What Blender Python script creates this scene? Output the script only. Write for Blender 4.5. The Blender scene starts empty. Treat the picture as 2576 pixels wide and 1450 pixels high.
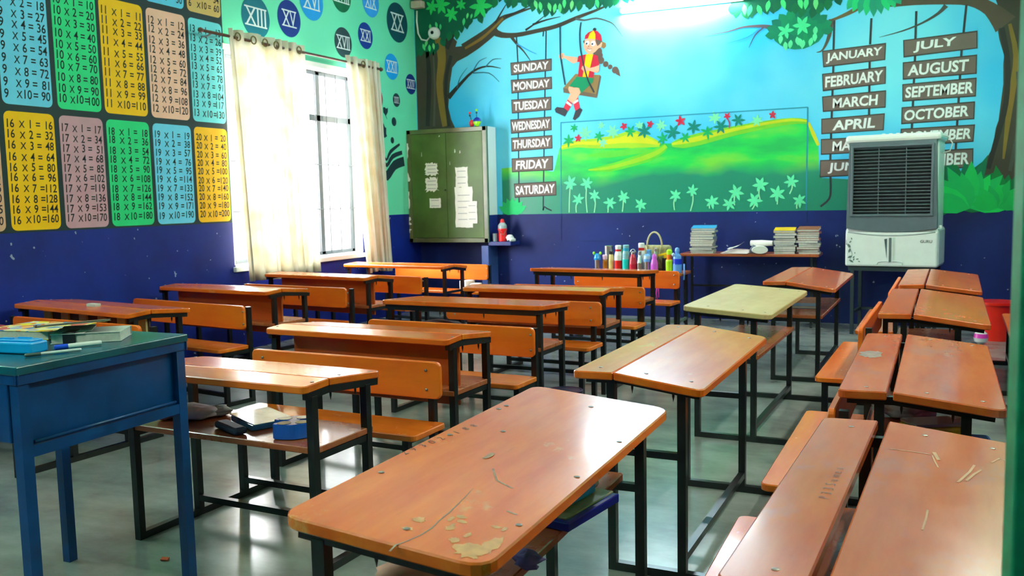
import bpy, bmesh, math, random
from mathutils import Vector, Matrix
random.seed(7)
D = bpy.data
SC = bpy.context.scene
COL = SC.collection
PI = math.pi

# ------------------------------------------------------------------ camera, sky, daylight, exposure
cam = D.cameras.new('camera'); cam_o = D.objects.new('camera', cam); COL.objects.link(cam_o)
cam.sensor_width = 36.0; cam.sensor_fit = 'HORIZONTAL'; cam.lens = 2272.55 / 2576 * 36.0
cam.clip_start = 0.05
_yaw, _pit, _rol = 0.432484, 0.0993485, -0.0211657
_f = Vector((-math.sin(_yaw) * math.cos(_pit), math.cos(_yaw) * math.cos(_pit), -math.sin(_pit)))
_r = Vector((math.cos(_yaw), math.sin(_yaw), 0)); _u = _r.cross(_f)
_r2 = math.cos(_rol) * _r + math.sin(_rol) * _u; _u2 = -math.sin(_rol) * _r + math.cos(_rol) * _u
_m = Matrix((_r2, _u2, -_f)).transposed().to_4x4(); _m.translation = (0, 0, 1.45)
cam_o.matrix_world = _m
cam.dof.use_dof = True; cam.dof.focus_distance = 3.2; cam.dof.aperture_fstop = 7.0
SC.camera = cam_o

world = D.worlds.new('sky'); SC.world = world; world.use_nodes = True
bg = world.node_tree.nodes['Background']; bg.inputs[0].default_value = (0.93, 0.97, 1.0, 1); bg.inputs[1].default_value = 1.6

def area(name, loc, rot, sx, sy, power, col=(1, 1, 1)):
    l = D.lights.new(name, 'AREA'); l.shape = 'RECTANGLE'; l.size = sx; l.size_y = sy; l.energy = power; l.color = col
    o = D.objects.new(name, l); o.location = loc; o.rotation_euler = rot; COL.objects.link(o); return o
# daylight entering by the window in the left wall
area('window_daylight', (-6.75, 7.97, 1.95), (0, -PI / 2, 0), 2.0, 2.2, 230, (0.95, 0.98, 1.0))

vs = SC.view_settings
vs.view_transform = 'Standard'; vs.look = 'None'; vs.gamma = 1.0; vs.use_curve_mapping = False
vs.exposure = 1.47
SC.cycles.max_bounces = 5; SC.cycles.diffuse_bounces = 3; SC.cycles.glossy_bounces = 2
SC.cycles.use_light_tree = False; SC.cycles.use_adaptive_sampling = True; SC.cycles.adaptive_threshold = 0.05
SC.cycles.transmission_bounces = 2; SC.cycles.caustics_reflective = False; SC.cycles.caustics_refractive = False; SC.cycles.use_denoising = True
SC.cycles.sample_clamp_indirect = 8.0

# ------------------------------------------------------------------ materials
def lin(c):
    def g(v):
        v /= 255.0
        return v / 12.92 if v <= 0.04045 else ((v + 0.055) / 1.055) ** 2.4
    return (g(c[0]), g(c[1]), g(c[2]), 1.0)
MATS = {}
def nmat(name):
    m = D.materials.new(name); m.use_nodes = True
    nt = m.node_tree; b = nt.nodes['Principled BSDF']
    return m, nt, b
def mat(name, c, rough=0.5, metal=0.0, var=0.08, scale=12.0, bump=0.0, coat=0.0, spec=0.5, emit=0.0):
    """plain painted / plastic / metal surface with a little procedural mottling"""
    if name in MATS: return MATS[name]
    m, nt, b = nmat(name); N = nt.nodes; L = nt.links
    tc = N.new('ShaderNodeTexCoord'); nz = N.new('ShaderNodeTexNoise'); nz.inputs['Scale'].default_value = scale; nz.inputs['Detail'].default_value = 4
    L.new(tc.outputs['Object'], nz.inputs['Vector'])
    cr = N.new('ShaderNodeValToRGB'); a = lin(c)
    cr.color_ramp.elements[0].position = 0.3; cr.color_ramp.elements[1].position = 0.7
    cr.color_ramp.elements[0].color = tuple(max(0, v * (1 - var)) for v in a[:3]) + (1,)
    cr.color_ramp.elements[1].color = tuple(min(1, v * (1 + var)) for v in a[:3]) + (1,)
    L.new(nz.outputs['Fac'], cr.inputs['Fac']); L.new(cr.outputs['Color'], b.inputs['Base Color'])
    b.inputs['Roughness'].default_value = rough; b.inputs['Metallic'].default_value = metal
    b.inputs['Coat Weight'].default_value = coat; b.inputs['Specular IOR Level'].default_value = spec
    if emit:
        b.inputs['Emission Color'].default_value = a; b.inputs['Emission Strength'].default_value = emit
    if bump:
        bp = N.new('ShaderNodeBump'); bp.inputs['Strength'].default_value = bump; bp.inputs['Distance'].default_value = 0.004
        L.new(nz.outputs['Fac'], bp.inputs['Height']); L.new(bp.outputs['Normal'], b.inputs['Normal'])
    MATS[name] = m; return m
def paint(c):
    return mat('paint_%d_%d_%d' % tuple(c), c, rough=0.62, var=0.06, scale=6.0, spec=0.25)

def wood(name, c1, c2, worn=(205, 165, 110), worn_amt=0.62, rough=0.2, dark=(90, 60, 40), coat=0.26, smudge=(150, 120, 104), smudge_amt=0.10):
    """varnished painted board: streaks along its length, worn patches, fine scratches"""
    if name in MATS: return MATS[name]
    m, nt, b = nmat(name); N = nt.nodes; L = nt.links
    tc = N.new('ShaderNodeTexCoord'); oi = N.new('ShaderNodeObjectInfo')
    ad = N.new('ShaderNodeVectorMath'); ad.operation = 'ADD'
    ml = N.new('ShaderNodeVectorMath'); ml.operation = 'SCALE'; ml.inputs[3].default_value = 17.0
    cb = N.new('ShaderNodeCombineXYZ')
    for i in range(3): L.new(oi.outputs['Random'], cb.inputs[i])
    L.new(cb.outputs[0], ml.inputs[0]); L.new(tc.outputs['Object'], ad.inputs[0]); L.new(ml.outputs[0], ad.inputs[1])
    def noise(sx, sy, sz, det=4, rough_=0.6):
        mp = N.new('ShaderNodeMapping'); mp.inputs['Scale'].default_value = (sx, sy, sz)
        L.new(ad.outputs[0], mp.inputs['Vector'])
        n = N.new('ShaderNodeTexNoise'); n.inputs['Scale'].default_value = 1.0; n.inputs['Detail'].default_value = det; n.inputs['Roughness'].default_value = rough_
        L.new(mp.outputs[0], n.inputs['Vector']); return n
    def ramp(n, p0, p1, c0=(0, 0, 0, 1), c1_=(1, 1, 1, 1)):
        r = N.new('ShaderNodeValToRGB'); r.color_ramp.elements[0].position = p0; r.color_ramp.elements[1].position = p1
        r.color_ramp.elements[0].color = c0; r.color_ramp.elements[1].color = c1_
        L.new(n.outputs['Fac'], r.inputs['Fac']); return r
    def mix(f, a, bb, s=1.0):
        x = N.new('ShaderNodeMixRGB')
        if s != 1.0:
            mm = N.new('ShaderNodeMath'); mm.operation = 'MULTIPLY'; mm.inputs[1].default_value = s; L.new(f, mm.inputs[0]); f = mm.outputs[0]
        L.new(f, x.inputs[0])
        for k, v in ((1, a), (2, bb)):
            if isinstance(v, tuple): x.inputs[k].default_value = v
            else: L.new(v, x.inputs[k])
        return x.outputs[0]
    base = ramp(noise(1.6, 9, 9, 5), 0.3, 0.7, lin(c1), lin(c2)).outputs[0]
    w = ramp(noise(3.2, 4.5, 4, 6, 0.7), worn_amt, worn_amt + 0.09).outputs[0]
    base = mix(w, base, lin(worn), 0.75)
    s = ramp(noise(7, 60, 40, 3, 0.5), 0.70, 0.76).outputs[0]
    base = mix(s, base, lin(dark), 0.15)
    sm = ramp(noise(2.2, 3.5, 3, 5, 0.65), 0.56, 0.72).outputs[0]
    base = mix(sm, base, lin(smudge), smudge_amt)
    L.new(base, b.inputs['Base Color'])
    rr = N.new('ShaderNodeMapRange'); rr.inputs[3].default_value = rough * 0.75; rr.inputs[4].default_value = rough * 1.5
    n3 = noise(9, 14, 10, 5); L.new(n3.outputs['Fac'], rr.inputs[0]); L.new(rr.outputs[0], b.inputs['Roughness'])
    bp = N.new('ShaderNodeBump'); bp.inputs['Strength'].default_value = 0.08; bp.inputs['Distance'].default_value = 0.0012
    L.new(n3.outputs['Fac'], bp.inputs['Height']); L.new(bp.outputs['Normal'], b.inputs['Normal'])
    b.inputs['Specular IOR Level'].default_value = 0.32; b.inputs['Coat Weight'].default_value = coat; b.inputs['Coat Roughness'].default_value = 0.09
    MATS[name] = m; return m

def wall_paint(name, up1, up2, low1, low2, split, chips=True):
    """two-tone wall paint: bright above the dado line, navy below, with small chips and scuffs"""
    m, nt, b = nmat(name); N = nt.nodes; L = nt.links
    g = N.new('ShaderNodeNewGeometry'); sp = N.new('ShaderNodeSeparateXYZ'); L.new(g.outputs['Position'], sp.inputs[0])
    st = N.new('ShaderNodeMath'); st.operation = 'GREATER_THAN'; st.inputs[1].default_value = split; L.new(sp.outputs['Z'], st.inputs[0])
    def noise(sc, det=4, vec=None):
        n = N.new('ShaderNodeTexNoise'); n.inputs['Scale'].default_value = sc; n.inputs['Detail'].default_value = det; L.new(g.outputs['Position'], n.inputs['Vector']); return n
    def ramp(n, p0, p1, c0, c1):
        r = N.new('ShaderNodeValToRGB'); r.color_ramp.elements[0].position = p0; r.color_ramp.elements[1].position = p1
        r.color_ramp.elements[0].color = c0; r.color_ramp.elements[1].color = c1; L.new(n.outputs['Fac'], r.inputs['Fac']); return r.outputs[0]
    up = ramp(noise(0.7, 3), 0.35, 0.68, lin(up1), lin(up2)); lo = ramp(noise(1.6, 5), 0.35, 0.7, lin(low1), lin(low2))
    ch = ramp(noise(16, 2), 0.735, 0.75, (0, 0, 0, 1), (1, 1, 1, 1))
    x0 = N.new('ShaderNodeMixRGB'); L.new(ch, x0.inputs[0]); L.new(lo, x0.inputs[1]); x0.inputs[2].default_value = lin((150, 165, 190))
    x = N.new('ShaderNodeMixRGB'); L.new(st.outputs[0], x.inputs[0]); L.new(x0.outputs[0] if chips else lo, x.inputs[1]); L.new(up, x.inputs[2])
    L.new(x.outputs[0], b.inputs['Base Color'])
    b.inputs['Roughness'].default_value = 0.55; b.inputs['Specular IOR Level'].default_value = 0.3
    bp = N.new('ShaderNodeBump'); bp.inputs['Strength'].default_value = 0.12; bp.inputs['Distance'].default_value = 0.01
    L.new(noise(5, 6).outputs['Fac'], bp.inputs['Height']); L.new(bp.outputs['Normal'], b.inputs['Normal'])
    return m

# ------------------------------------------------------------------ mesh helpers
class MB:
    """collects shapes into one mesh"""
    def __init__(s): s.v = []; s.f = []; s.m = []; s.mats = []; s.sm = []
    def mi(s, m):
        if m not in s.mats: s.mats.append(m)
        return s.mats.index(m)
    def add(s, vs_, fs, m, smooth=False, M=None):
        o = len(s.v)
        s.v += [tuple(M @ Vector(p)) if M else tuple(p) for p in vs_]
        k = s.mi(m)
        for f in fs: s.f.append(tuple(i + o for i in f)); s.m.append(k); s.sm.append(smooth)
    def box(s, c, d, m, rot=None, bev=0.0, taper=1.0):
        x, y, z = d[0] / 2, d[1] / 2, d[2] / 2
        M = Matrix.Translation(c)
        if rot: M = M @ (rot if isinstance(rot, Matrix) else Matrix.Rotation(rot[2], 4, 'Z') @ Matrix.Rotation(rot[1], 4, 'Y') @ Matrix.Rotation(rot[0], 4, 'X'))
        if bev <= 0:
            t = taper
            vs_ = [(-x, -y, -z), (x, -y, -z), (x, y, -z), (-x, y, -z), (-x * t, -y * t, z), (x * t, -y * t, z), (x * t, y * t, z), (-x * t, y * t, z)]
            s.add(vs_, [(0, 3, 2, 1), (4, 5, 6, 7), (0, 1, 5, 4), (1, 2, 6, 5), (2, 3, 7, 6), (3, 0, 4, 7)], m, False, M)
        else:
            bm = bmesh.new(); bmesh.ops.create_cube(bm, size=1.0)
            for q in bm.verts: q.co = Vector((q.co.x * 2 * x, q.co.y * 2 * y, q.co.z * 2 * z))
            bmesh.ops.bevel(bm, geom=list(bm.edges), offset=min(bev, 0.49 * min(d)), segments=2, affect='EDGES', profile=0.5)
            bm.verts.index_update()
            s.add([q.co[:] for q in bm.verts], [[q.index for q in f.verts] for f in bm.faces], m, False, M); bm.free()
        return s
    def bar(s, a, b, w, m, h=None, up=(0, 0, 1)):
        """square tube from a to b"""
        a = Vector(a); b = Vector(b); h = h or w
        z = (b - a); ln = z.length; z.normalize()
        u = Vector(up)
        if abs(z.dot(u)) > 0.95: u = Vector((0, 1, 0))
        x = u.cross(z).normalized(); y = z.cross(x)
        M = Matrix((x, y, z)).transposed().to_4x4(); M.translation = (a + b) / 2
        s.box((0, 0, 0), (w, h, ln), m, rot=M) if False else s.add(*s._bx(w, h, ln), m, False, M)
        return s
    def _bx(s, w, h, l):
        x, y, z = w / 2, h / 2, l / 2
        return ([(-x, -y, -z), (x, -y, -z), (x, y, -z), (-x, y, -z), (-x, -y, z), (x, -y, z), (x, y, z), (-x, y, z)],
                [(0, 3, 2, 1), (4, 5, 6, 7), (0, 1, 5, 4), (1, 2, 6, 5), (2, 3, 7, 6), (3, 0, 4, 7)])
    def tube(s, pts, r, m, n=8, closed=False, cap=True):
        pts = [Vector(p) for p in pts]; k = len(pts)
        rr = r if isinstance(r, (list, tuple)) else [r] * k
        vs_ = []; prev = None
        for i, p in enumerate(pts):
            if closed: t = pts[(i + 1) % k] - pts[i - 1]
            else: t = pts[min(i + 1, k - 1)] - pts[max(i - 1, 0)]
            t.normalize()
            if prev is None:
                u = Vector((0, 0, 1)) if abs(t.z) < 0.9 else Vector((1, 0, 0)); x = u.cross(t).normalized()
            else:
                x = (prev - t * prev.dot(t)).normalized()
            prev = x; y = t.cross(x)
            for j in range(n):
                a = 2 * PI * j / n; vs_.append(p + (x * math.cos(a) + y * math.sin(a)) * rr[i])
        fs = []
        for i in range(k if closed else k - 1):
            for j in range(n):
                i2 = (i + 1) % k; j2 = (j + 1) % n
                fs.append((i * n + j, i * n + j2, i2 * n + j2, i2 * n + j))
        if cap and not closed:
            fs.append(tuple(reversed(range(n)))); fs.append(tuple(range((k - 1) * n, k * n)))
        s.add(vs_, fs, m, True); return s
    def lathe(s, c, prof, m, n=20, sx=1.0, sy=1.0, M=None):
        """prof: list of (r, z[, material])"""
        vs_ = []; k = len(prof)
        for p in prof:
            for j in range(n):
                a = 2 * PI * j / n; vs_.append((c[0] + p[0] * math.cos(a) * sx, c[1] + p[0] * math.sin(a) * sy, c[2] + p[1]))
        for i in range(k - 1):
            mm = prof[i + 1][2] if len(prof[i + 1]) > 2 else m
            s.add(vs_[i * n:(i + 2) * n], [(j, (j + 1) % n, n + (j + 1) % n, n + j) for j in range(n)], mm, True, M)
        if prof[0][0] > 1e-5: s.add(vs_[:n], [tuple(reversed(range(n)))], prof[0][2] if len(prof[0]) > 2 else m, False, M)
        if prof[-1][0] > 1e-5: s.add(vs_[-n:], [tuple(range(n))], prof[-1][2] if len(prof[-1]) > 2 else m, False, M)
        return s
    def slab(s, out, zf, th, m, bev=0.004):
        """board with the given outline (counter-clockwise u,v points); zf(u,v) is its upper surface"""
        n = len(out); cx = sum(p[0] for p in out) / n; cy = sum(p[1] for p in out) / n
        def ring(ins, dz):
            r = []
            for i in range(n):
                p = Vector(out[i]); a = Vector(out[i - 1]); b = Vector(out[(i + 1) % n])
                e1 = (p - a).normalized(); e2 = (b - p).normalized()
                nn = Vector((-(e1.y + e2.y), e1.x + e2.x))
                if nn.length > 1e-6: nn.normalize()
                q = p + nn * ins; r.append((q.x, q.y, zf(q.x, q.y) + dz))
            return r
        vs_ = ring(bev, -th) + ring(0, -th + bev) + ring(0, -bev) + ring(bev, 0)
        fs = [tuple(reversed(range(n))), tuple(range(3 * n, 4 * n))]
        for k in range(3):
            for i in range(n):
                j = (i + 1) % n; fs.append((k * n + i, k * n + j, (k + 1) * n + j, (k + 1) * n + i))
        s.add(vs_, fs, m); return s
    def build(s, name, parent=None, loc=None, rotz=None, bevel=0.0, smooth=None):
        me = D.meshes.new(name); me.from_pydata(s.v, [], s.f)
        for m in s.mats: me.materials.append(m)
        for p, k, q in zip(me.polygons, s.m, s.sm): p.material_index = k; p.use_smooth = q
        me.update(); o = D.objects.new(name, me); COL.objects.link(o)
        if parent: o.parent = parent
        if loc is not None: o.location = loc
        if rotz is not None: o.rotation_euler = (0, 0, rotz)
        return o
def rrect(u0, v0, u1, v1, r, seg=4):
    """rounded rectangle; r = radii at (u0,v0),(u1,v0),(u1,v1),(u0,v1)"""
    if not isinstance(r, (tuple, list)): r = (r,) * 4
    pts = []
    for (cx, cy, sx, sy, a0, rr) in ((u0, v0, 1, 1, PI, r[0]), (u1, v0, -1, 1, 1.5 * PI, r[1]), (u1, v1, -1, -1, 0, r[2]), (u0, v1, 1, -1, 0.5 * PI, r[3])):
        if rr < 1e-4: pts.append((cx, cy)); continue
        ox, oy = cx + sx * rr, cy + sy * rr
        for k in range(seg + 1):
            a = a0 + 0.5 * PI * k / seg; pts.append((ox + rr * math.cos(a), oy + rr * math.sin(a)))
    return pts
def tag(o, label=None, cat=None, group=None, kind=None):
    if label: o['label'] = label
    if cat: o['category'] = cat
    if group: o['group'] = group
    if kind: o['kind'] = kind
    return o
def empty(name, loc, rz=0.0):
    o = D.objects.new(name, None); o.empty_display_size = 0.1; COL.objects.link(o); o.location = loc; o.rotation_euler = (0, 0, rz); return o
def copy_tree(o, parent=None):
    c = o.copy(); COL.objects.link(c); c.parent = parent
    for ch in [k for k in D.objects if k.parent == o]: copy_tree(ch, c)
    return c
_tc = {}
def text_mesh(t, bold=0.0, shear=0.0):
    """flat outline of a string: (verts 2-D, faces, x0, x1, y0, y1)"""
    k = (t, bold, shear)
    if k in _tc: return _tc[k]
    cu = D.curves.new('lettering', 'FONT'); cu.body = t; cu.size = 1.0; cu.offset = bold; cu.shear = shear; cu.resolution_u = 3
    ob = D.objects.new('lettering', cu); me = D.meshes.new_from_object(ob)
    vs_ = [(v.co.x, v.co.y) for v in me.vertices]; fs = [tuple(p.vertices) for p in me.polygons]
    D.objects.remove(ob); D.curves.remove(cu); D.meshes.remove(me)
    xs = [p[0] for p in vs_]; ys = [p[1] for p in vs_]
    _tc[k] = (vs_, fs, min(xs), max(xs), min(ys), max(ys)); return _tc[k]

# ------------------------------------------------------------------ flat painting on a wall
class Paint(MB):
    """flat areas of paint lying on a wall; wall 'B' = back wall (x,z), 'L' = left wall (y,z)"""
    def __init__(s, wall, base=0.0): super().__init__(); s.w = wall; s.base = base; s.n = 0
    def P(s, p, off):
        return (p[0], YB - off, p[1]) if s.w == 'B' else (XL + off, p[0], p[1])
    def off(s, layer):
        return 0.0015 + 0.0008 * layer + s.base
    def poly(s, pts, c, layer=0):
        s.n += 1; o = s.off(layer) + 0.00001 * s.n
        a = sum(pts[i - 1][0] * pts[i][1] - pts[i][0] * pts[i - 1][1] for i in range(len(pts)))
        if a < 0: pts = list(reversed(pts))
        s.add([s.P(p, o) for p in pts], [tuple(range(len(pts)))], c if not isinstance(c, tuple) else paint(c)); return s
    def stroke(s, pts, w, c, layer=0, sub=3):
        # smooth the path, then a ribbon of varying width
        if len(pts) > 2 and sub > 1:
            q = []; ww = []
            W = w if isinstance(w, (list, tuple)) else [w] * len(pts)
            for i in range(len(pts) - 1):
                p0 = Vector(pts[max(i - 1, 0)]); p1 = Vector(pts[i]); p2 = Vector(pts[i + 1]); p3 = Vector(pts[min(i + 2, len(pts) - 1)])
                for k in range(sub):
                    t = k / sub
                    q.append(0.5 * ((2 * p1) + (p2 - p0) * t + (2 * p0 - 5 * p1 + 4 * p2 - p3) * t * t + (3 * p1 - p0 - 3 * p2 + p3) * t ** 3)); ww.append(W[i] * (1 - t) + W[i + 1] * t)
            q.append(Vector(pts[-1])); ww.append(W[-1]); pts = q; w = ww
        pts = [Vector(p) for p in pts]; n = len(pts)
        W = w if isinstance(w, (list, tuple)) else [w] * n
        s.n += 1; o = s.off(layer) + 0.00001 * s.n; vs_ = []
        for i in range(n):
            t = (pts[min(i + 1, n - 1)] - pts[max(i - 1, 0)]).normalized(); nn = Vector((-t.y, t.x)) * W[i] / 2
            vs_ += [s.P(pts[i] + nn, o), s.P(pts[i] - nn, o)]
        s.add(vs_, [(2 * i, 2 * i + 1, 2 * i + 3, 2 * i + 2) for i in range(n - 1)], paint(c) if isinstance(c, tuple) else c); return s
    def disc(s, c, rx, col, layer=0, ry=None, n=28, a0=0.0):
        ry = ry or rx
        return s.poly([(c[0] + rx * math.cos(2 * PI * k / n + a0), c[1] + ry * math.sin(2 * PI * k / n + a0)) for k in range(n)], col, layer)
    def leaf(s, c, ln, w, ang, col, layer=0):
        ca, sa = math.cos(ang), math.sin(ang); pts = []
        for u, v in ((0, 0), (.25, .42), (.5, .5), (.75, .32), (1, 0), (.75, -.32), (.5, -.5), (.25, -.42)):
            x, y = u * ln, v * w; pts.append((c[0] + x * ca - y * sa, c[1] + x * sa + y * ca))
        return s.poly(pts, col, layer)
    def star(s, c, r, n, col, layer=0, rot=0.0, fat=0.42):
        for k in range(n): s.leaf(c, r * random.uniform(.85, 1.08), r * fat, rot + 2 * PI * k / n + random.uniform(-.12, .12), col, layer)
        return s.disc(c, r * .22, col, layer, n=10)
    def text(s, quad, t, c, layer=0, bold=0.02, fw=0.86, fh=0.66, shear=0.0, cx=0.5):
        """lettering fitted into a quad (tl,tr,br,bl)"""
        vs_, fs, x0, x1, y0, y1 = text_mesh(t, bold, shear)
        tl, tr, br, bl = [Vector(q) for q in quad]; out = []
        o = s.off(layer) + 0.0002
        for x, y in vs_:
            a = cx - fw / 2 + fw * (x - x0) / (x1 - x0); b = 0.5 - fh / 2 + fh * (y - y0) / (y1 - y0)
            p = (bl * (1 - a) + br * a) * (1 - b) + (tl * (1 - a) + tr * a) * b; out.append(s.P(p, o))
        s.add(out, fs, paint(c) if isinstance(c, tuple) else c); return s

XL, YB, XR, YF, ZC = -6.15, 10.45, 1.05, -1.0, 4.15
# ------------------------------------------------------------------ room shell
def struct(o, label, cat): return tag(o, label, cat, kind='structure')
floor_m, nt, b = nmat('floor_concrete')
N, L = nt.nodes, nt.links
g = N.new('ShaderNodeNewGeometry')
def _nz(sc, det, st=(1, 1, 1)):
    mp = N.new('ShaderNodeMapping'); mp.inputs['Scale'].default_value = st; L.new(g.outputs['Position'], mp.inputs['Vector'])
    n = N.new('ShaderNodeTexNoise'); n.inputs['Scale'].default_value = sc; n.inputs['Detail'].default_value = det; n.inputs['Roughness'].default_value = 0.62
    L.new(mp.outputs[0], n.inputs['Vector']); return n
n1 = _nz(1.8, 7, (1, 1.6, 1)); r1 = N.new('ShaderNodeValToRGB'); L.new(n1.outputs['Fac'], r1.inputs['Fac'])
r1.color_ramp.elements[0].position = 0.34; r1.color_ramp.elements[0].color = lin((102, 110, 107)); r1.color_ramp.elements[1].position = 0.68; r1.color_ramp.elements[1].color = lin((144, 152, 148))
n2 = _nz(60, 2); r2 = N.new('ShaderNodeValToRGB'); L.new(n2.outputs['Fac'], r2.inputs['Fac'])
r2.color_ramp.elements[0].position = 0.72; r2.color_ramp.elements[1].position = 0.78
mx = N.new('ShaderNodeMixRGB'); ms = N.new('ShaderNodeMath'); ms.operation = 'MULTIPLY'; ms.inputs[1].default_value = 0.5
L.new(r2.outputs[0], ms.inputs[0]); L.new(ms.outputs[0], mx.inputs[0]); L.new(r1.outputs[0], mx.inputs[1]); mx.inputs[2].default_value = lin((70, 78, 76)); L.new(r1.outputs[0], b.inputs['Base Color'])
rg = N.new('ShaderNodeMapRange'); rg.inputs[3].default_value = 0.16; rg.inputs[4].default_value = 0.26; L.new(n1.outputs['Fac'], rg.inputs[0]); L.new(rg.outputs[0], b.inputs['Roughness'])
bp = N.new('ShaderNodeBump'); bp.inputs['Strength'].default_value = 0.04; bp.inputs['Distance'].default_value = 0.002; L.new(n1.outputs['Fac'], bp.inputs['Height']); L.new(bp.outputs['Normal'], b.inputs['Normal'])

M_left = wall_paint('wall_paint_mint', (100, 222, 178), (116, 232, 192), (6, 26, 112), (10, 38, 144), 1.27)
M_back = wall_paint('wall_paint_sky', (50, 190, 248), (120, 226, 250), (8, 24, 84), (14, 38, 114), 1.243)
M_ceil = mat('ceiling_white', (232, 236, 232), 0.8, var=0.03)
M_white = mat('white_gloss_paint', (238, 240, 236), 0.35, var=0.03)
WT = 0.28
mb = MB(); mb.box(((XL + XR) / 2, (YF + YB) / 2, -0.05), (XR - XL + 2 * WT, YB - YF + 2 * WT, 0.1), floor_m)
struct(mb.build('floor'), 'polished grey concrete classroom floor', 'floor')
mb = MB(); mb.box(((XL + XR) / 2, (YF + YB) / 2, ZC + 0.05), (XR - XL + 2 * WT, YB - YF + 2 * WT, 0.1), M_ceil)
struct(mb.build('ceiling'), 'white painted classroom ceiling', 'ceiling')
W0, W1, WZ0, WZ1 = 6.87, 9.09, 0.84, 2.92
mb = MB(); xc = XL - WT / 2
for (y0, y1, z0, z1) in ((YF - WT, W0, 0, ZC), (W1, YB + WT, 0, ZC), (W0, W1, 0, WZ0), (W0, W1, WZ1, ZC)):
    mb.box((xc, (y0 + y1) / 2, (z0 + z1) / 2), (WT, y1 - y0, z1 - z0), M_left)
wall_left = struct(mb.build('wall_left'), 'left wall, mint green above navy blue, painted with multiplication tables', 'wall')
mb = MB(); mb.box(((XL + XR) / 2, YB + WT / 2, ZC / 2), (XR - XL, WT, ZC), M_back)
wall_back = struct(mb.build('wall_back'), 'back wall with a painted garden mural above navy blue', 'wall')
mb = MB(); mb.box(((XL + XR) / 2, YF - WT / 2, ZC / 2), (XR - XL, WT, ZC), M_left)
struct(mb.build('wall_front'), 'front wall behind the viewer, mint green above navy', 'wall')
mb = MB(); xc = XR + WT / 2
for (y0, y1, z0, z1) in ((YF - WT, YB + WT, 0, ZC),):
    mb.box((xc, (y0 + y1) / 2, (z0 + z1) / 2), (WT, y1 - y0, z1 - z0), M_left)
struct(mb.build('wall_right'), 'right wall beside the viewer, mint green above navy', 'wall')

# green steel door leaf standing open, seen nearly edge-on
M_green = mat('door_green_enamel', (4, 96, 76), 0.4, var=0.12, scale=9, bump=0.1)
M_gedge = mat('door_edge_lit', (24, 136, 102), 0.45, var=0.25, scale=22, bump=0.15)  # lighter green: room light on the edge painted into its colour
M_STEEL = mat('bare_steel', (170, 172, 170), 0.3, metal=0.9)
dr = empty('door_1', (0.098, 1.14, 0.02), math.radians(17.0)); struct(dr, 'green steel door leaf standing open at the right edge', 'door')
mb = MB(); mb.box((0.46, 0.015, 1.08), (0.90, 0.022, 2.12), M_green, bev=0.002); mb.build('door_leaf', dr)
mb = MB(); mb.box((0.005, 0.015, 1.08), (0.016, 0.030, 2.14), M_gedge, bev=0.003); mb.build('door_edge', dr)
mb = MB(); mb.tube([(0.08, -0.005, 1.0), (0.08, -0.05, 1.0), (0.08, -0.05, 1.15), (0.08, -0.005, 1.15)], 0.007, M_STEEL); mb.build('door_handle', dr)

# ------------------------------------------------------------------ window
win = empty('window_1', (XL, (W0 + W1) / 2, WZ0)); struct(win, 'barred window in the left wall, bright daylight outside', 'window')
M_frame = mat('window_frame_grey', (74, 84, 90), 0.5, var=0.05)
M_rod = mat('grille_iron', (60, 66, 70), 0.5)
mb = MB(); yc0 = W1 - W0
t = 0.012
for (c, d) in (((-WT / 2, -yc0 / 2 + t / 2, (WZ1 - WZ0) / 2), (WT, t, WZ1 - WZ0)), ((-WT / 2, yc0 / 2 - t / 2, (WZ1 - WZ0) / 2), (WT, t, WZ1 - WZ0)),
               ((-WT / 2, 0, WZ1 - WZ0 - t / 2), (WT, yc0, t)), ((-WT / 2, 0, t / 2), (WT, yc0, t))):
    mb.box(c, d, M_white)
mb.build('window_reveal', win)
mb = MB()
mb.box((0.012, 0, -0.03), (0.05, yc0 + 0.04, 0.05), M_white, bev=0.006); mb.build('window_sill', win)
mb = MB()
mb.box((0.008, 0, WZ1 - WZ0 + 0.03), (0.016, yc0 + 0.06, 0.055), M_white, bev=0.004); mb.build('window_lintel', win)
fx = -0.13
mb = MB()
for yy in (-yc0 / 2 + 0.035, -yc0 / 2 + 0.70, 0.48, yc0 / 2 - 0.035):
    mb.box((fx, yy, (WZ1 - WZ0) / 2), (0.05, 0.07, WZ1 - WZ0 - 0.03), M_frame, bev=0.004)
mb.box((fx, 0, 1.55), (0.05, yc0 - 0.03, 0.07), M_frame, bev=0.004)
for zz in (0.03, WZ1 - WZ0 - 0.035): mb.box((fx, 0, zz), (0.05, yc0 - 0.03, 0.045), M_frame, bev=0.004)
mb.build('window_frame', win)
mb = MB()
for k in range(11):
    yy = -yc0 / 2 + 0.10 + k * 0.20
    mb.tube([(fx + 0.05, yy, 0.02), (fx + 0.05, yy, WZ1 - WZ0 - 0.02)], 0.006, M_rod, n=6)
for zz in (0.53, 1.03): mb.tube([(fx + 0.05, -yc0 / 2 + 0.02, zz), (fx + 0.05, yc0 / 2 - 0.02, zz)], 0.006, M_rod, n=6)
mb.build('window_grille', win)

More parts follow.
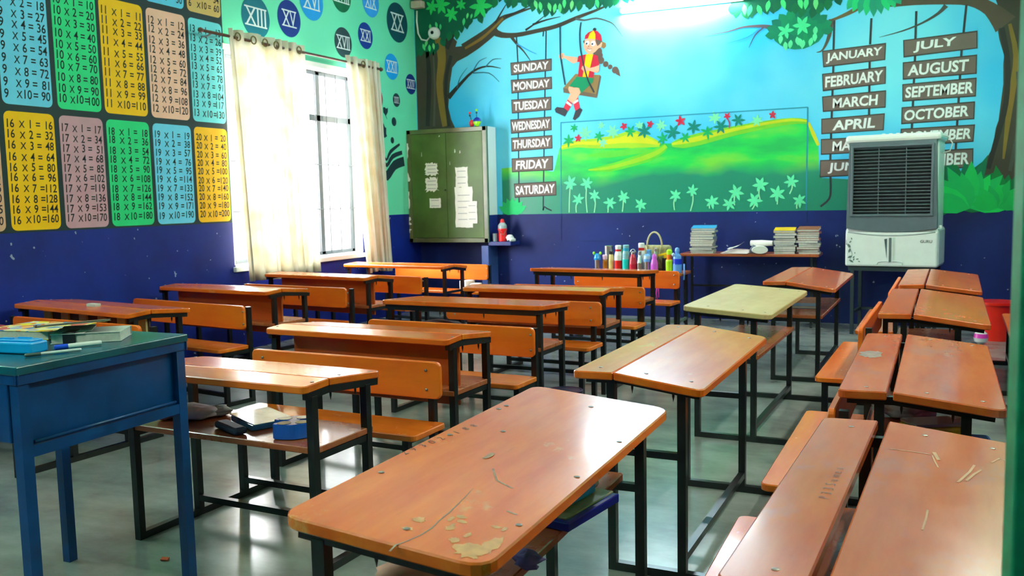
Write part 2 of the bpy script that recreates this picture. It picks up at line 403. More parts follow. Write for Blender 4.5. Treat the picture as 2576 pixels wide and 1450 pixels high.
# ------------------------------------------------------------------ left wall: painted tables, numeral discs, book
BLK = (24, 30, 34)
cols = {0: (4.06, 4.485), 1: (4.53, 4.95), 2: (4.995, 5.405), 3: (5.44, 5.89), 4: (5.93, 6.38), 5: (6.42, 6.85)}
rows = {2: (1.285, 2.165), 1: (2.215, 3.15), 0: (3.205, 4.10)}
PC = {15: (222, 176, 146), 16: (255, 194, 0), 17: (204, 156, 170), 18: (40, 214, 134), 19: (112, 214, 254), 20: (255, 190, 0),
      8: (236, 206, 160), 9: (112, 214, 254), 10: (46, 220, 142), 11: (255, 194, 0), 12: (246, 194, 170), 13: (110, 220, 232),
      1: (232, 180, 160), 2: (44, 200, 134), 3: (250, 206, 10), 4: (228, 190, 170), 5: (96, 208, 246), 6: (214, 178, 104)}
bgp = Paint('L'); bgp.poly([(4.0, 1.27), (6.865, 1.27), (6.865, 4.12), (4.0, 4.12)], (34, 52, 54), 0)
bgo = bgp.build('chart_background', wall_left); bgo['label'] = 'dark painted grid behind the multiplication tables'
for r, ns in ((2, (15, 16, 17, 18, 19, 20)), (1, (8, 9, 10, 11, 12, 13)), (0, (1, 2, 3, 4, 5, 6))):
    for c, n in enumerate(ns):
        y0, y1 = cols[c]; z0, z1 = rows[r]
        p = Paint('L'); p.poly(rrect(y0, z0, y1, z1, 0.045), PC[n], 1)
        o = p.build('multiplication_panel', wall_left); o['label'] = 'painted panel with the %d times table' % n
        q = Paint('L'); w = y1 - y0; h = (z1 - z0 - 0.09) / 10
        for k in range(10):
            zb = z1 - 0.045 - (k + 1) * h + 0.004 + random.uniform(-.004, .004); hh = h * 0.80
            def put(t, a, b_, al=None, s=1.0):
                vs_, fs, x0, x1, yy0, yy1 = text_mesh(t, 0.012, 0.06)
                nat = (x1 - x0) * hh / 0.72 * 0.84; av = (b_ - a) * w
                wd = min(nat, av); ya = y0 + a * w
                if al == 'r': ya = y0 + b_ * w - wd
                elif al == 'c': ya = y0 + (a + b_) / 2 * w - wd / 2
                dz = random.uniform(-.003, .003)
                q.add([q.P((ya + wd * (x - x0) / (x1 - x0), zb + dz + hh * s * y / 0.72), q.off(2)) for x, y in vs_], fs, paint(BLK))
            put(str(n), 0.05, 0.25); put('X', 0.28, 0.40, 'c', 0.82); put(str(k + 1), 0.42, 0.60, 'c'); put('=', 0.60, 0.73, 'c'); put(str(n * (k + 1)), 0.70, 0.96, 'r')
        q.build('lettering', o)
DC = [('XIII', [(7.351, 3.303)], .21, (16, 112, 132)), ('XV', [(7.877, 3.375)], .19, (14, 50, 136)), ('XVI', [(8.273, 3.631)], .21, (30, 156, 236)), ('XVII', [(8.839, 3.268)], .17, (44, 70, 76)),
      ('XVIII', [(8.836, 3.796)], .19, (4, 104, 66)), ('XXI', [(9.301, 3.413)], .155, (14, 56, 144)), ('XIX', [(9.439, 3.831)], .18, (50, 156, 238)), ('XX', [(10.032, 3.685)], .245, (6, 74, 88)),
      ('XXII', [(9.865, 3.118)], .16, (20, 162, 242)), ('XXIV', [(10.315, 2.949)], .13, (16, 52, 132)), ('XXV', [(9.951, 2.714)], .085, (30, 60, 70))]
for t_, cc, r, c in DC:
    y, z = cc[0] if isinstance(cc, list) else cc
    p = Paint('L'); p.disc((y, z), r, c, 1, n=40); o = p.build('numeral_disc', wall_left); o['label'] = 'round painted disc with the roman numeral ' + t_
    q = Paint('L'); a = r * {2: .64, 3: .72, 4: .80, 5: .84}[len(t_)]; hh = r * 0.44
    q.text([(y - a, z + hh), (y + a, z + hh), (y + a, z - hh), (y - a, z - hh)], t_, (226, 236, 240), 2, bold=0.0, fw=0.9, fh=0.92)
    for s_ in (-1, 1): q.stroke([(y - a * .98, z + s_ * hh * .95), (y + a * .98, z + s_ * hh * .95)], r * .07, (226, 236, 240), 2)
    q.build('lettering', o)
p = Paint('L'); p.disc([(9.477, 2.691)][0], .155, (170, 40, 70), 1); o = p.build('red_disc', wall_left); o['label'] = 'plain red painted disc half behind the curtain'
p = Paint('L'); INK = (22, 52, 60)
p.stroke([(9.587, 2.043), (9.670, 1.956), (9.770, 2.060), (9.993, 2.163)], [.05, .03, .05, .03], INK, 1)
p.stroke([(9.581, 1.949), (9.679, 1.889), (9.814, 2.001), (10.045, 2.060)], [.05, .05, .06, .05], INK, 1)
p.stroke([(9.591, 1.812), (9.671, 1.756), (9.855, 1.893), (10.088, 1.950)], [.1, .12, .12, .12], INK, 1)
o = p.build('book_emblem', wall_left); o['label'] = 'dark stencilled open book beside the curtain'
p = Paint('L')
p.poly([(9.632, 2.596), (9.669, 2.604), (9.701, 2.587), (9.743, 2.600), (9.740, 2.550), (9.690, 2.496), (9.637, 2.535)], INK, 1); p.stroke([(9.682, 2.506), (9.716, 2.458)], [.015, .005], INK, 1)
p.disc([(9.875, 2.439)][0], .055, INK, 1); p.disc([(9.822, 2.204)][0], .04, INK, 1)
p.poly([(9.573, 2.394), (9.629, 2.403), (9.663, 2.355), (9.690, 2.352), (9.685, 2.277), (9.702, 2.248), (9.645, 2.225), (9.573, 2.251)], INK, 1)
o = p.build('leaf_emblem', wall_left); o['label'] = 'dark stencilled leaves and dots rising from the book'

# ------------------------------------------------------------------ back wall mural
SKYD, TRK, TRKD, OCH = (40, 150, 222), (66, 62, 52), (42, 44, 42), (128, 102, 44)
def hillmat():
    m, nt, b = nmat('mural_hill_paint'); N, L = nt.nodes, nt.links
    g = N.new('ShaderNodeNewGeometry'); sp = N.new('ShaderNodeSeparateXYZ'); L.new(g.outputs['Position'], sp.inputs[0])
    mp = N.new('ShaderNodeMapping'); mp.inputs['Scale'].default_value = (0.8, 1, 2.6); L.new(g.outputs['Position'], mp.inputs['Vector'])
    n = N.new('ShaderNodeTexNoise'); n.inputs['Scale'].default_value = 1.8; n.inputs['Detail'].default_value = 4; L.new(mp.outputs[0], n.inputs['Vector'])
    n2 = N.new('ShaderNodeTexNoise'); n2.inputs['Scale'].default_value = 0.9; n2.inputs['Detail'].default_value = 3; L.new(g.outputs['Position'], n2.inputs['Vector'])
    r = N.new('ShaderNodeValToRGB'); e = r.color_ramp.elements
    e[0].position = 0.36; e[0].color = lin((0, 178, 84)); e[1].position = 0.66; e[1].color = lin((112, 208, 60)); k = e.new(0.5); k.color = lin((14, 206, 78))
    L.new(n.outputs['Fac'], r.inputs['Fac'])
    a = N.new('ShaderNodeMath'); a.operation = 'MULTIPLY_ADD'; a.inputs[1].default_value = 0.55; L.new(n2.outputs['Fac'], a.inputs[0]); L.new(sp.outputs['Z'], a.inputs[2])
    q = N.new('ShaderNodeMapRange'); q.inputs[1].default_value = 1.93; q.inputs[2].default_value = 2.08; q.inputs[3].default_value = 1; q.inputs[4].default_value = 0; L.new(a.outputs[0], q.inputs[0])
    mx = N.new('ShaderNodeMixRGB'); L.new(q.outputs[0], mx.inputs[0]); L.new(r.outputs[0], mx.inputs[1]); mx.inputs[2].default_value = lin((4, 132, 104))
    L.new(mx.outputs[0], b.inputs['Base Color']); b.inputs['Roughness'].default_value = 0.4; return m
HM = hillmat()
crest = [(-4.211, 1.798), (-4.138, 2.052), (-3.919, 2.101), (-3.663, 2.094), (-3.362, 2.114), (-3.215, 2.135), (-3.045, 2.099), (-2.877, 2.050), (-2.735, 2.044), (-2.594, 2.065), (-2.409, 2.097), (-2.048, 2.169), (-1.697, 2.222), (-1.398, 2.249), (-1.272, 2.247), (-1.222, 2.227), (-1.166, 2.087), (-1.111, 1.955), (-1.091, 1.632)]
p = Paint('B'); zl = 1.243
p.poly([(-4.93, zl)] + [(-4.933, 1.826), (-4.722, 1.839), (-4.227, 1.764)] + crest + [(-1.065, 1.597), (-0.731, 1.570), (-0.145, 1.604), (0.594, 1.598)] + [(0.98, 1.64), (0.98, zl)], HM, 0)
YEL = (214, 214, 20)
p.stroke([(-4.117, 2.052), (-3.919, 2.091), (-3.663, 2.085), (-3.362, 2.100), (-3.215, 2.116), (-3.045, 2.081), (-2.877, 2.036)], [.05, .09, .12, .17, .22, .15, .05], (160, 206, 46), 1)
p.stroke([(-4.117, 2.052), (-3.919, 2.096), (-3.663, 2.089), (-3.362, 2.109), (-3.215, 2.126), (-3.045, 2.090), (-2.877, 2.041)], [.02, .03, .05, .07, .12, .07, .02], (206, 212, 36), 2)
p.stroke([(-2.735, 2.030), (-2.594, 2.047), (-2.409, 2.079), (-2.048, 2.147), (-1.697, 2.200), (-1.398, 2.228), (-1.230, 2.214)], [.05, .13, .14, .11, .09, .07, .05], (120, 200, 50), 1)
p.stroke([(-2.735, 2.035), (-2.594, 2.056), (-2.409, 2.088), (-2.048, 2.161), (-1.697, 2.213), (-1.398, 2.241), (-1.230, 2.219)], [.02, .05, .06, .04, .03, .03, .02], (196, 208, 36), 2)
p.stroke([(-1.213, 2.205), (-1.162, 2.078), (-1.107, 1.951)], [.02, .04, .03], (204, 206, 40), 1)
p.stroke([(-3.769, 1.769), (-3.515, 1.785), (-3.266, 1.838), (-3.022, 1.903), (-2.878, 1.963), (-2.801, 2.019)], [.02, .09, .11, .12, .10, .06], (96, 204, 56), 1)
p.stroke([(-3.769, 1.769), (-3.515, 1.785), (-3.266, 1.838), (-3.022, 1.903), (-2.878, 1.963), (-2.801, 2.019)], [.01, .04, .05, .06, .05, .04], (150, 208, 44), 2)
p.stroke([(-3.792, 1.942), (-3.513, 1.946), (-3.265, 1.960), (-2.973, 1.976)], [.02, .08, .07, .02], (92, 206, 66), 1)
o = p.build('mural_hills', wall_back); o['label'] = 'painted green hills with yellow crests'
# raised blackboard panel outline under the paint
p = Paint('B')
for a, b_ in (([(-4.122, 2.356), (-1.223, 2.368)], .012), ([(-1.223, 2.368), (-1.228, 1.244)], .014), ([(-1.228, 1.235), (-1.217, 1.003)], .010), ([(-4.117, 2.355), (-4.131, 1.248)], .010), ([(-4.131, 1.238), (-4.136, 0.909)], .008), ([(-4.136, 0.909), (-2.635, 0.900)], .008)):
    p.stroke(a, b_, (40, 140, 170) if a[0][1] > 1.3 else (22, 44, 100), 3, sub=1)
o = p.build('panel_edge', wall_back); o['label'] = 'edge of a painted-over blackboard panel'
# left tree
p = Paint('B')
p.poly([(-6.14, 3.4)] + [(-5.809, 3.579), (-5.579, 3.508), (-5.523, 3.453), (-5.548, 3.391), (-5.438, 3.391), (-5.209, 3.499), (-5.056, 3.582), (-4.983, 3.614), (-4.930, 3.522), (-5.059, 3.436), (-5.213, 3.342), (-5.385, 3.258), (-5.530, 3.205), (-5.602, 3.135), (-5.643, 2.937), (-5.659, 2.787), (-5.676, 2.636), (-5.640, 2.482), (-5.585, 2.368)] + [(-6.14, 2.35)], TRK, 1)
p.stroke([(-5.781, 3.527), (-5.750, 3.248), (-5.795, 2.948), (-5.770, 2.642), (-5.731, 2.395)], [.14, .12, .10, .09, .08], OCH, 2)
p.stroke([(-5.964, 3.366), (-5.947, 3.010), (-5.991, 2.409)], [.05, .07, .06], TRKD, 2); p.stroke([(-5.875, 3.359), (-5.867, 2.903), (-5.896, 2.404)], [.02, .03, .03], (82, 80, 72), 2)
p.stroke([(-5.614, 3.287), (-5.686, 3.041), (-5.708, 2.740), (-5.672, 2.392)], [.05, .05, .04, .05], TRKD, 2)
p.stroke([(-5.698, 3.394), (-5.547, 3.605), (-5.428, 3.741)], [.12, .06, .02], TRKD, 1)
p.stroke([(-5.439, 3.361), (-5.209, 3.469), (-5.039, 3.561), (-4.888, 3.673), (-4.734, 3.715), (-4.412, 3.777)], [.12, .11, .10, .07, .04, .01], TRK, 1)
p.stroke([(-5.411, 3.359), (-5.182, 3.457), (-5.012, 3.568), (-4.866, 3.680)], [.03, .04, .03, .03], OCH, 2)
p.stroke([(-5.034, 3.551), (-4.892, 3.479), (-4.686, 3.460), (-4.418, 3.483), (-4.155, 3.515), (-3.896, 3.588), (-3.644, 3.651), (-3.396, 3.725)], [.10, .07, .055, .05, .05, .045, .03, .01], TRK, 1)
for s_ in ([(-4.977, 3.633), (-4.886, 3.760), (-4.795, 3.875)], [(-4.832, 3.696), (-4.625, 3.752), (-4.437, 3.818)], [(-4.566, 3.507), (-4.442, 3.571), (-4.256, 3.686)], [(-4.469, 3.564), (-4.283, 3.603), (-4.101, 3.623)]):
    p.stroke(s_, [.028, .018, .006], TRKD, 1)
p.stroke([(-4.783, 3.479), (-4.699, 3.365), (-4.593, 3.250), (-4.510, 3.137)], [.05, .03, .016, .008], TRK, 1); p.stroke([(-4.688, 3.354), (-4.518, 3.253), (-4.423, 3.207)], [.012, .01, .005], SKYD, 1)
p.stroke([(-5.672, 2.758), (-5.511, 2.903), (-5.306, 3.063), (-5.107, 3.112), (-4.913, 3.072)], [.07, .045, .03, .02, .006], TRKD, 1)
for s_ in ([(-5.306, 3.063), (-5.217, 3.180), (-5.104, 3.220)], [(-5.306, 3.043), (-5.081, 3.026), (-4.940, 2.907)], [(-5.541, 2.870), (-5.490, 3.002), (-5.384, 3.118)], [(-5.124, 3.108), (-5.021, 3.188), (-4.900, 3.188)]):
    p.stroke(s_, [.016, .012, .005], (40, 100, 130), 1)
p.stroke([(-3.907, 3.580), (-3.795, 3.550), (-3.645, 3.558), (-3.496, 3.507), (-3.418, 3.453), (-3.322, 3.316)], [.03, .02, .018, .014, .012, .004], (84, 92, 96), 1)
o = p.build('mural_tree', wall_back); o['label'] = 'painted tree on the left with a long branch over the weekday boards'
# right tree
p = Paint('B')
p.poly([(0.506, 3.478), (0.605, 3.196), (0.576, 3.094), (0.606, 2.924), (0.652, 2.765), (0.647, 2.687), (0.653, 2.483), (0.621, 2.126), (0.599, 2.052), (0.576, 1.858), (0.484, 1.661), (0.526, 1.463), (0.601, 1.340), (0.641, 1.420)] + [(0.98, 1.4), (0.98, 3.7)], TRK, 1)
p.stroke([(0.692, 3.071), (0.757, 2.756), (0.738, 2.446), (0.706, 2.134), (0.675, 1.739)], [.03, .05, .06, .05, .02], OCH, 2); p.stroke([(0.776, 2.599), (0.811, 2.128), (0.735, 1.617)], [.03, .05, .03], (72, 76, 70), 2)
p.stroke([(0.623, 3.039), (0.686, 2.684), (0.680, 2.293), (0.618, 1.980), (0.542, 1.644)], [.05, .05, .05, .05, .04], TRKD, 2)
p.stroke([(0.657, 3.067), (0.512, 3.237), (0.332, 3.334), (0.078, 3.369), (-0.182, 3.385), (-0.448, 3.393), (-0.722, 3.496)], [.22, .13, .10, .09, .08, .07, .05], (86, 74, 62), 1)
p.stroke([(-0.642, 3.447), (-0.759, 3.357), (-0.937, 3.288), (-1.110, 3.247)], [.09, .05, .03, .012], (104, 88, 60), 1); p.stroke([(-0.993, 3.285), (-1.011, 3.112), (-1.074, 2.971), (-1.139, 2.947)], [.05, .04, .02, .006], (86, 80, 70), 1)
p.stroke([(-1.554, 3.235), (-1.703, 3.279), (-1.920, 3.291), (-2.095, 3.256), (-2.363, 3.237)], [.06, .035, .018, .012, .004], (96, 84, 92), 1); p.stroke([(-1.695, 3.270), (-1.789, 3.192), (-1.858, 3.060)], [.02, .014, .004], (70, 80, 110), 1); p.stroke([(-1.725, 3.264), (-1.875, 3.175), (-2.112, 3.126)], [.016, .012, .003], SKYD, 1)
p.stroke([(0.116, 3.310), (0.044, 3.238), (-0.103, 3.157), (-0.290, 3.094), (-0.511, 3.050)], [.05, .03, .02, .014, .004], (70, 74, 74), 1)
o = p.build('mural_tree', wall_back); o['label'] = 'painted tree on the right with a branch over the month boards'
# foliage
def foliage(name, label, area_poly, edge, lights, seed):
    random.seed(seed); p = Paint('B'); DG = (4, 96, 70)
    p.poly(area_poly, DG, 2)
    for i in range(len(edge) - 1):
        a, b_ = Vector(edge[i]), Vector(edge[i + 1]); n = max(1, int((b_ - a).length / 0.07))
        for k in range(n):
            q = a.lerp(b_, k / n); p.leaf((q.x, q.y + .05), .13, .09, -PI / 2 + random.uniform(-.5, .5), (4, random.randint(86, 112), 66), 2)
    for (x, z, r, kind) in lights:
        if kind == 's': p.star((x, z), r, 6, (36, 204, 100), 3, random.uniform(0, 1))
        else: p.leaf((x, z), r, r * .42, -PI / 2 + random.uniform(-.35, .35), (random.randint(60, 120), 214, 130), 3)
    o = p.build(name, wall_back); o['label'] = label
E1 = [(-6.041, 3.383), (-5.935, 3.354), (-5.803, 3.413), (-5.705, 3.535), (-5.520, 3.552), (-5.460, 3.631), (-5.316, 3.706), (-5.203, 3.714), (-5.116, 3.832), (-4.948, 3.882), (-4.880, 4.000)]
foliage('mural_foliage', 'dark painted foliage in the upper left corner', E1 + [(-4.9, 4.1), (-6.14, 4.1), (-6.14, 3.3)], E1,
        [(x_, z_, r_, k_) for (x_, z_), r_, k_ in zip([(-5.739, 3.937), (-5.592, 3.802), (-5.171, 3.862), (-5.880, 3.922), (-5.959, 3.518), (-5.910, 3.714), (-5.827, 3.731), (-5.758, 3.700), (-5.411, 3.740), (-5.353, 3.798), (-5.296, 3.782), (-6.026, 3.473), (-5.931, 3.455), (-5.872, 3.469), (-5.452, 3.906)], [.13, .11, .16, .1, .1, .09, .09, .08, .1, .08, .07, .1, .1, .09, .08], 'sssslllllllllls')], 3)
E2 = [(-4.881, 3.952), (-4.758, 3.862), (-4.517, 3.826), (-4.359, 3.753), (-4.266, 3.705), (-4.099, 3.716), (-3.843, 3.736), (-3.445, 3.731), (-3.153, 3.781)]
foliage('mural_foliage', 'painted foliage hanging above the weekday boards', E2 + [(-3.1, 4.0), (-4.7, 4.0)], E2, [(x_, z_, .12, 'l') for x_, z_ in [(-4.437, 3.856), (-4.368, 3.830), (-4.254, 3.808), (-4.160, 3.788), (-4.109, 3.783), (-4.046, 3.832), (-3.944, 3.803), (-3.642, 3.789)]], 4)
E3 = [(-2.052, 3.512), (-1.920, 3.438), (-1.769, 3.465), (-1.535, 3.484), (-1.367, 3.449), (-1.276, 3.406), (-1.161, 3.386), (-1.020, 3.454), (-0.860, 3.528)]
foliage('mural_foliage', 'painted foliage right of the tube light', E3 + [(-.8, 4.0), (-2.1, 4.0)], E3, [(x_, z_, .13, 'l') for x_, z_ in [(-1.912, 3.541), (-1.834, 3.524), (-1.765, 3.516), (-1.641, 3.554), (-1.510, 3.557), (-1.327, 3.546), (-1.244, 3.537), (-1.154, 3.527)]], 5)
cc = [(-1.323, 3.175)][0]
E4 = [(cc[0] + .27 * math.cos(a) + random.uniform(-.015, .015), cc[1] + .18 * math.sin(a)) for a in [2 * PI * k / 18 for k in range(19)]]
random.seed(9); p = Paint('B'); p.poly(E4[:-1], (8, 130, 92), 2)
for k in range(20):
    a = 2 * PI * k / 20; p.leaf((cc[0] + .23 * math.cos(a), cc[1] + .14 * math.sin(a)), .13, .10, a * .6 - .9 if math.sin(a) < 0 else a, (8, random.randint(110, 140), 90), 2)
p.star((cc[0] + .03, cc[1] + .07), .11, 6, (70, 220, 150), 3); p.star((cc[0] - .14, cc[1] + .03), .10, 5, (70, 212, 150), 3)
for x_, z_ in [(-1.511, 3.167), (-1.469, 3.091), (-1.406, 3.106), (-1.344, 3.134), (-1.314, 3.115), (-1.273, 3.094), (-1.151, 3.226), (-1.158, 3.159), (-1.190, 3.112)]: p.leaf((x_, z_), .10, .05, -PI / 2 + random.uniform(-.2, .2), (92, 222, 160), 3)
o = p.build('mural_foliage', wall_back); o['label'] = 'small painted leaf cluster left of JANUARY'
p = Paint('B'); cc = [(-0.571, 3.382)][0]
for k in range(9): p.leaf((cc[0] + (k - 4) * .045, cc[1] + .12), .24 - .02 * abs(k - 4), .09, -PI / 2 + (k - 4) * .14, (30, random.randint(150, 200), 120), 2)
o = p.build('mural_foliage', wall_back); o['label'] = 'small painted leaf tuft above JANUARY'
# bushes at the foot of the right tree
p = Paint('B'); random.seed(11)
def fan(cx, cz, r, n, a0, a1, col, layer, fat=.34):
    for k in range(n):
        a = a0 + (a1 - a0) * k / (n - 1); p.leaf((cx, cz), r * random.uniform(.8, 1.08), r * fat, a, (col[0], max(0, col[1] + random.randint(-14, 14)), col[2]), layer)
c1 = [(0.259, 1.183)][0]; c2 = [(0.676, 1.198)][0]; c3 = [(0.388, 1.181)][0]
fan(c1[0], zl, .55, 11, .25, PI - .1, (8, 110, 66), 3); fan(c2[0], zl, .42, 10, .2, PI - .2, (6, 120, 60), 3); fan(c2[0] - .35, zl, .62, 3, 1.2, 1.9, (8, 106, 80), 3, .2)
fan(c3[0], zl, .47, 13, .15, PI - .15, (20, 190, 92), 4); fan(c3[0] + .25, zl, .3, 9, .2, PI - .2, (16, 178, 84), 4)
p.poly([(c1[0] - .42, zl), (.98, zl), (.98, zl + .1), (c1[0] - .3, zl + .1)], (18, 176, 86), 3)
o = p.build('mural_bush', wall_back); o['label'] = 'painted spiky bushes at the foot of the right tree'
p = Paint('B'); c1 = [(-4.791, 1.251)][0]
for k in range(7): p.leaf((c1[0], zl), .22, .09, .5 + k * .36, (40, 196, 116), 3)
c1 = [(-4.194, 1.259)][0]
o = p.build('mural_bush', wall_back); o['label'] = 'small painted bush under SATURDAY'
# flowers and leaves
p = Paint('B'); random.seed(5); S = 4.834 * 225.0
LG = (96, 226, 170)
for cx, cz, r, xs in [(-4.003, 1.613, 0.097, 1.256), (-3.789, 1.603, 0.090, 1.253), (-3.904, 1.415, 0.080, 1.255), (-3.690, 1.461, 0.079, 1.252), (-3.497, 1.368, 0.083, 1.250), (-3.326, 1.434, 0.087, 1.257), (-3.113, 1.337, 0.086, 1.250), (-2.690, 1.441, 0.083, 1.268), (-2.491, 1.489, 0.077, 1.256)] + [(-2.265, 1.360, 0.089, 1.280), (-2.068, 1.329, 0.083, 1.286), (-1.990, 1.462, 0.097, 1.313), (-1.788, 1.366, 0.095, 1.264), (-1.721, 1.539, 0.099, 1.364), (-1.537, 1.434, 0.098, 1.315), (-1.387, 1.567, 0.083, 1.431), (-1.298, 1.357, 0.083, 1.266)]:
    p.stroke([(cx, cz), (cx - random.uniform(-.01, .03), (cz + xs) / 2), (cx - random.uniform(0, .03), xs)], [.012, .014, .012], (150, 230, 180), 3)
    p.star((cx, cz), r, 6, LG, 4, random.uniform(0, 1), .40)
o = p.build('mural_flowers', wall_back); o['label'] = 'pale green painted flowers along the foot of the panel'
p = Paint('B')
for cx, cz, r, _ in [(-3.802, 2.212, 0.090, 0.000), (-3.596, 2.295, 0.052, 0.000), (-3.452, 2.210, 0.092, 0.000), (-3.121, 2.270, 0.060, 0.000), (-2.863, 2.257, 0.074, 0.000), (-3.578, 2.089, 0.062, 0.000)] + [(-2.234, 2.310, 0.079, 0.000), (-1.766, 2.253, 0.076, 0.000)]: p.star((cx, cz), r, 7, (120, 226, 176), 2, random.uniform(0, 1), .36)
GG, TT = (12, 170, 96), (6, 130, 116)
for cx, cz, r, k in [(-3.944, 2.284, 0.059, 0.000), (-4.016, 2.133, 0.086, 0.000), (-3.629, 2.165, 0.073, 0.000), (-3.233, 2.204, 0.081, 0.000), (-3.062, 2.200, 0.099, 1.000), (-2.722, 2.174, 0.107, 1.000), (-2.481, 2.218, 0.095, 1.000), (-2.844, 2.104, 0.078, 0.000), (-2.577, 2.101, 0.072, 0.000)] + [(-2.318, 2.153, 0.085, 0.000), (-2.168, 2.205, 0.093, 1.000), (-1.975, 2.269, 0.082, 1.000)]: p.star((cx, cz), r, 6, TT if k > .5 else GG, 3, random.uniform(0, 1), .34)
for cx, cz, r, _ in [(-3.893, 2.157, 0.053, 0.000), (-3.313, 2.271, 0.053, 0.000), (-2.992, 2.278, 0.050, 0.000), (-2.629, 2.296, 0.067, 0.000)] + [(-2.094, 2.321, 0.046, 0.000), (-1.596, 2.307, 0.049, 0.000)]: p.star((cx, cz), r, 5, (196, 40, 70), 4, random.uniform(0, 1), .5)
p.stroke([(-2.090, 2.293), (-2.068, 2.242), (-2.073, 2.182)], [.012, .014, .006], (160, 50, 90), 4)
o = p.build('mural_leaves', wall_back); o['label'] = 'green leaves and red flowers painted over the hills'
# ropes
p = Paint('B'); RP = (26, 44, 58)
for s_ in ([(-4.691, 3.480), (-4.677, 3.112)], [(-4.680, 3.015), (-4.698, 1.440), (-4.679, 1.315)], [(-4.290, 3.519), (-4.303, 3.120)], [(-4.310, 3.035), (-4.367, 1.434), (-4.353, 1.335), (-4.257, 1.284)], [(-4.740, 3.465), (-4.725, 3.406)], [(-4.322, 3.503), (-4.334, 3.409)]): p.stroke(s_, .016, RP, 1)
o = p.build('painted_ropes', wall_back); o['label'] = 'painted ropes holding the weekday boards'
p = Paint('B')
for s_ in ([(-0.961, 3.282), (-0.965, 2.962)], [(-0.963, 2.857), (-0.982, 1.800), (-0.974, 1.499), (-0.988, 1.370), (-1.078, 1.285)], [(-0.592, 3.254), (-0.600, 2.984)], [(-0.602, 2.869), (-0.598, 2.205)], [(-0.161, 3.283), (-0.163, 3.002)], [(-0.163, 2.832), (-0.180, 2.018)], [(0.301, 3.298), (0.282, 3.025)], [(0.271, 2.915), (0.239, 1.836), (0.241, 1.625)]): p.stroke(s_, .022, (50, 56, 62), 1)
o = p.build('painted_ropes', wall_back); o['label'] = 'painted ropes holding the month boards'
# boards
BR, BE, WL = (112, 98, 92), (62, 60, 60), (232, 238, 240)
def board(t, quad, kind, fw, cx=.5):
    p = Paint('B'); p.poly(quad, BE, 2); c = Vector((sum(q[0] for q in quad) / 4, sum(q[1] for q in quad) / 4))
    ins = [tuple(c + (Vector(q) - c) * .97) for q in quad]
    ins = [(q[0], c.y + (w_[1] - c.y) * .86) for q, w_ in zip(ins, quad)]
    p.poly(ins, BR, 3); o = p.build(kind, wall_back); o['label'] = 'painted brown board reading ' + t
    q = Paint('B'); q.text(quad, t, WL, 4, bold=0.028, fw=fw, fh=0.62, shear=0.08, cx=cx); q.build('lettering', o)
for t_, q_, f_ in (('SUNDAY', [(-4.780, 3.130), (-4.224, 3.137), (-4.227, 2.990), (-4.773, 2.973)], .86), ('MONDAY', [(-4.780, 2.920), (-4.228, 2.918), (-4.225, 2.770), (-4.773, 2.749)], .90), ('TUESDAY', [(-4.780, 2.676), (-4.237, 2.679), (-4.240, 2.516), (-4.773, 2.503)], .88),
                   ('WEDNESDAY', [(-4.797, 2.431), (-4.242, 2.439), (-4.240, 2.270), (-4.790, 2.253)], .93), ('THURSDAY', [(-4.791, 2.204), (-4.235, 2.212), (-4.233, 2.047), (-4.790, 2.030)], .92), ('FRIDAY', [(-4.791, 1.946), (-4.229, 1.959), (-4.232, 1.779), (-4.790, 1.772)], .80), ('SATURDAY', [(-4.766, 1.631), (-4.192, 1.646), (-4.190, 1.470), (-4.759, 1.451)], .93)):
    board(t_, q_, 'weekday_board', f_)
for t_, q_, f_, x_ in (('JANUARY', [(-1.082, 2.959), (-0.444, 2.987), (-0.449, 2.811), (-1.068, 2.782)], .90, .5), ('FEBRUARY', [(-1.079, 2.715), (-0.440, 2.745), (-0.440, 2.564), (-1.069, 2.528)], .92, .5), ('MARCH', [(-1.076, 2.474), (-0.435, 2.498), (-0.436, 2.316), (-1.066, 2.308)], .72, .52),
                       ('APRIL', [(-1.081, 2.236), (-0.443, 2.259), (-0.451, 2.081), (-1.079, 2.069)], .68, .52), ('MAY', [(-1.083, 2.018), (-0.469, 2.023), (-0.466, 1.856), (-1.081, 1.847)], .46, .42), ('JUNE', [(-1.088, 1.791), (-0.465, 1.794), (-0.462, 1.617), (-1.090, 1.602)], .60, .43),
                       ('JULY', [(-0.280, 3.000), (0.408, 3.033), (0.413, 2.855), (-0.273, 2.821)], .59, .43), ('AUGUST', [(-0.279, 2.773), (0.411, 2.796), (0.412, 2.603), (-0.276, 2.593)], .83, .48), ('SEPTEMBER', [(-0.279, 2.549), (0.413, 2.567), (0.411, 2.377), (-0.275, 2.368)], .92, .5),
                       ('OCTOBER', [(-0.281, 2.311), (0.405, 2.330), (0.403, 2.150), (-0.282, 2.134)], .88, .48), ('NOVEMBER', [(-0.285, 2.089), (0.411, 2.098), (0.401, 1.922), (-0.293, 1.899)], .92, .5), ('DECEMBER', [(-0.280, 1.845), (0.403, 1.858), (0.405, 1.660), (-0.276, 1.641)], .90, .49)):
    board(t_, q_, 'month_board', f_, x_)
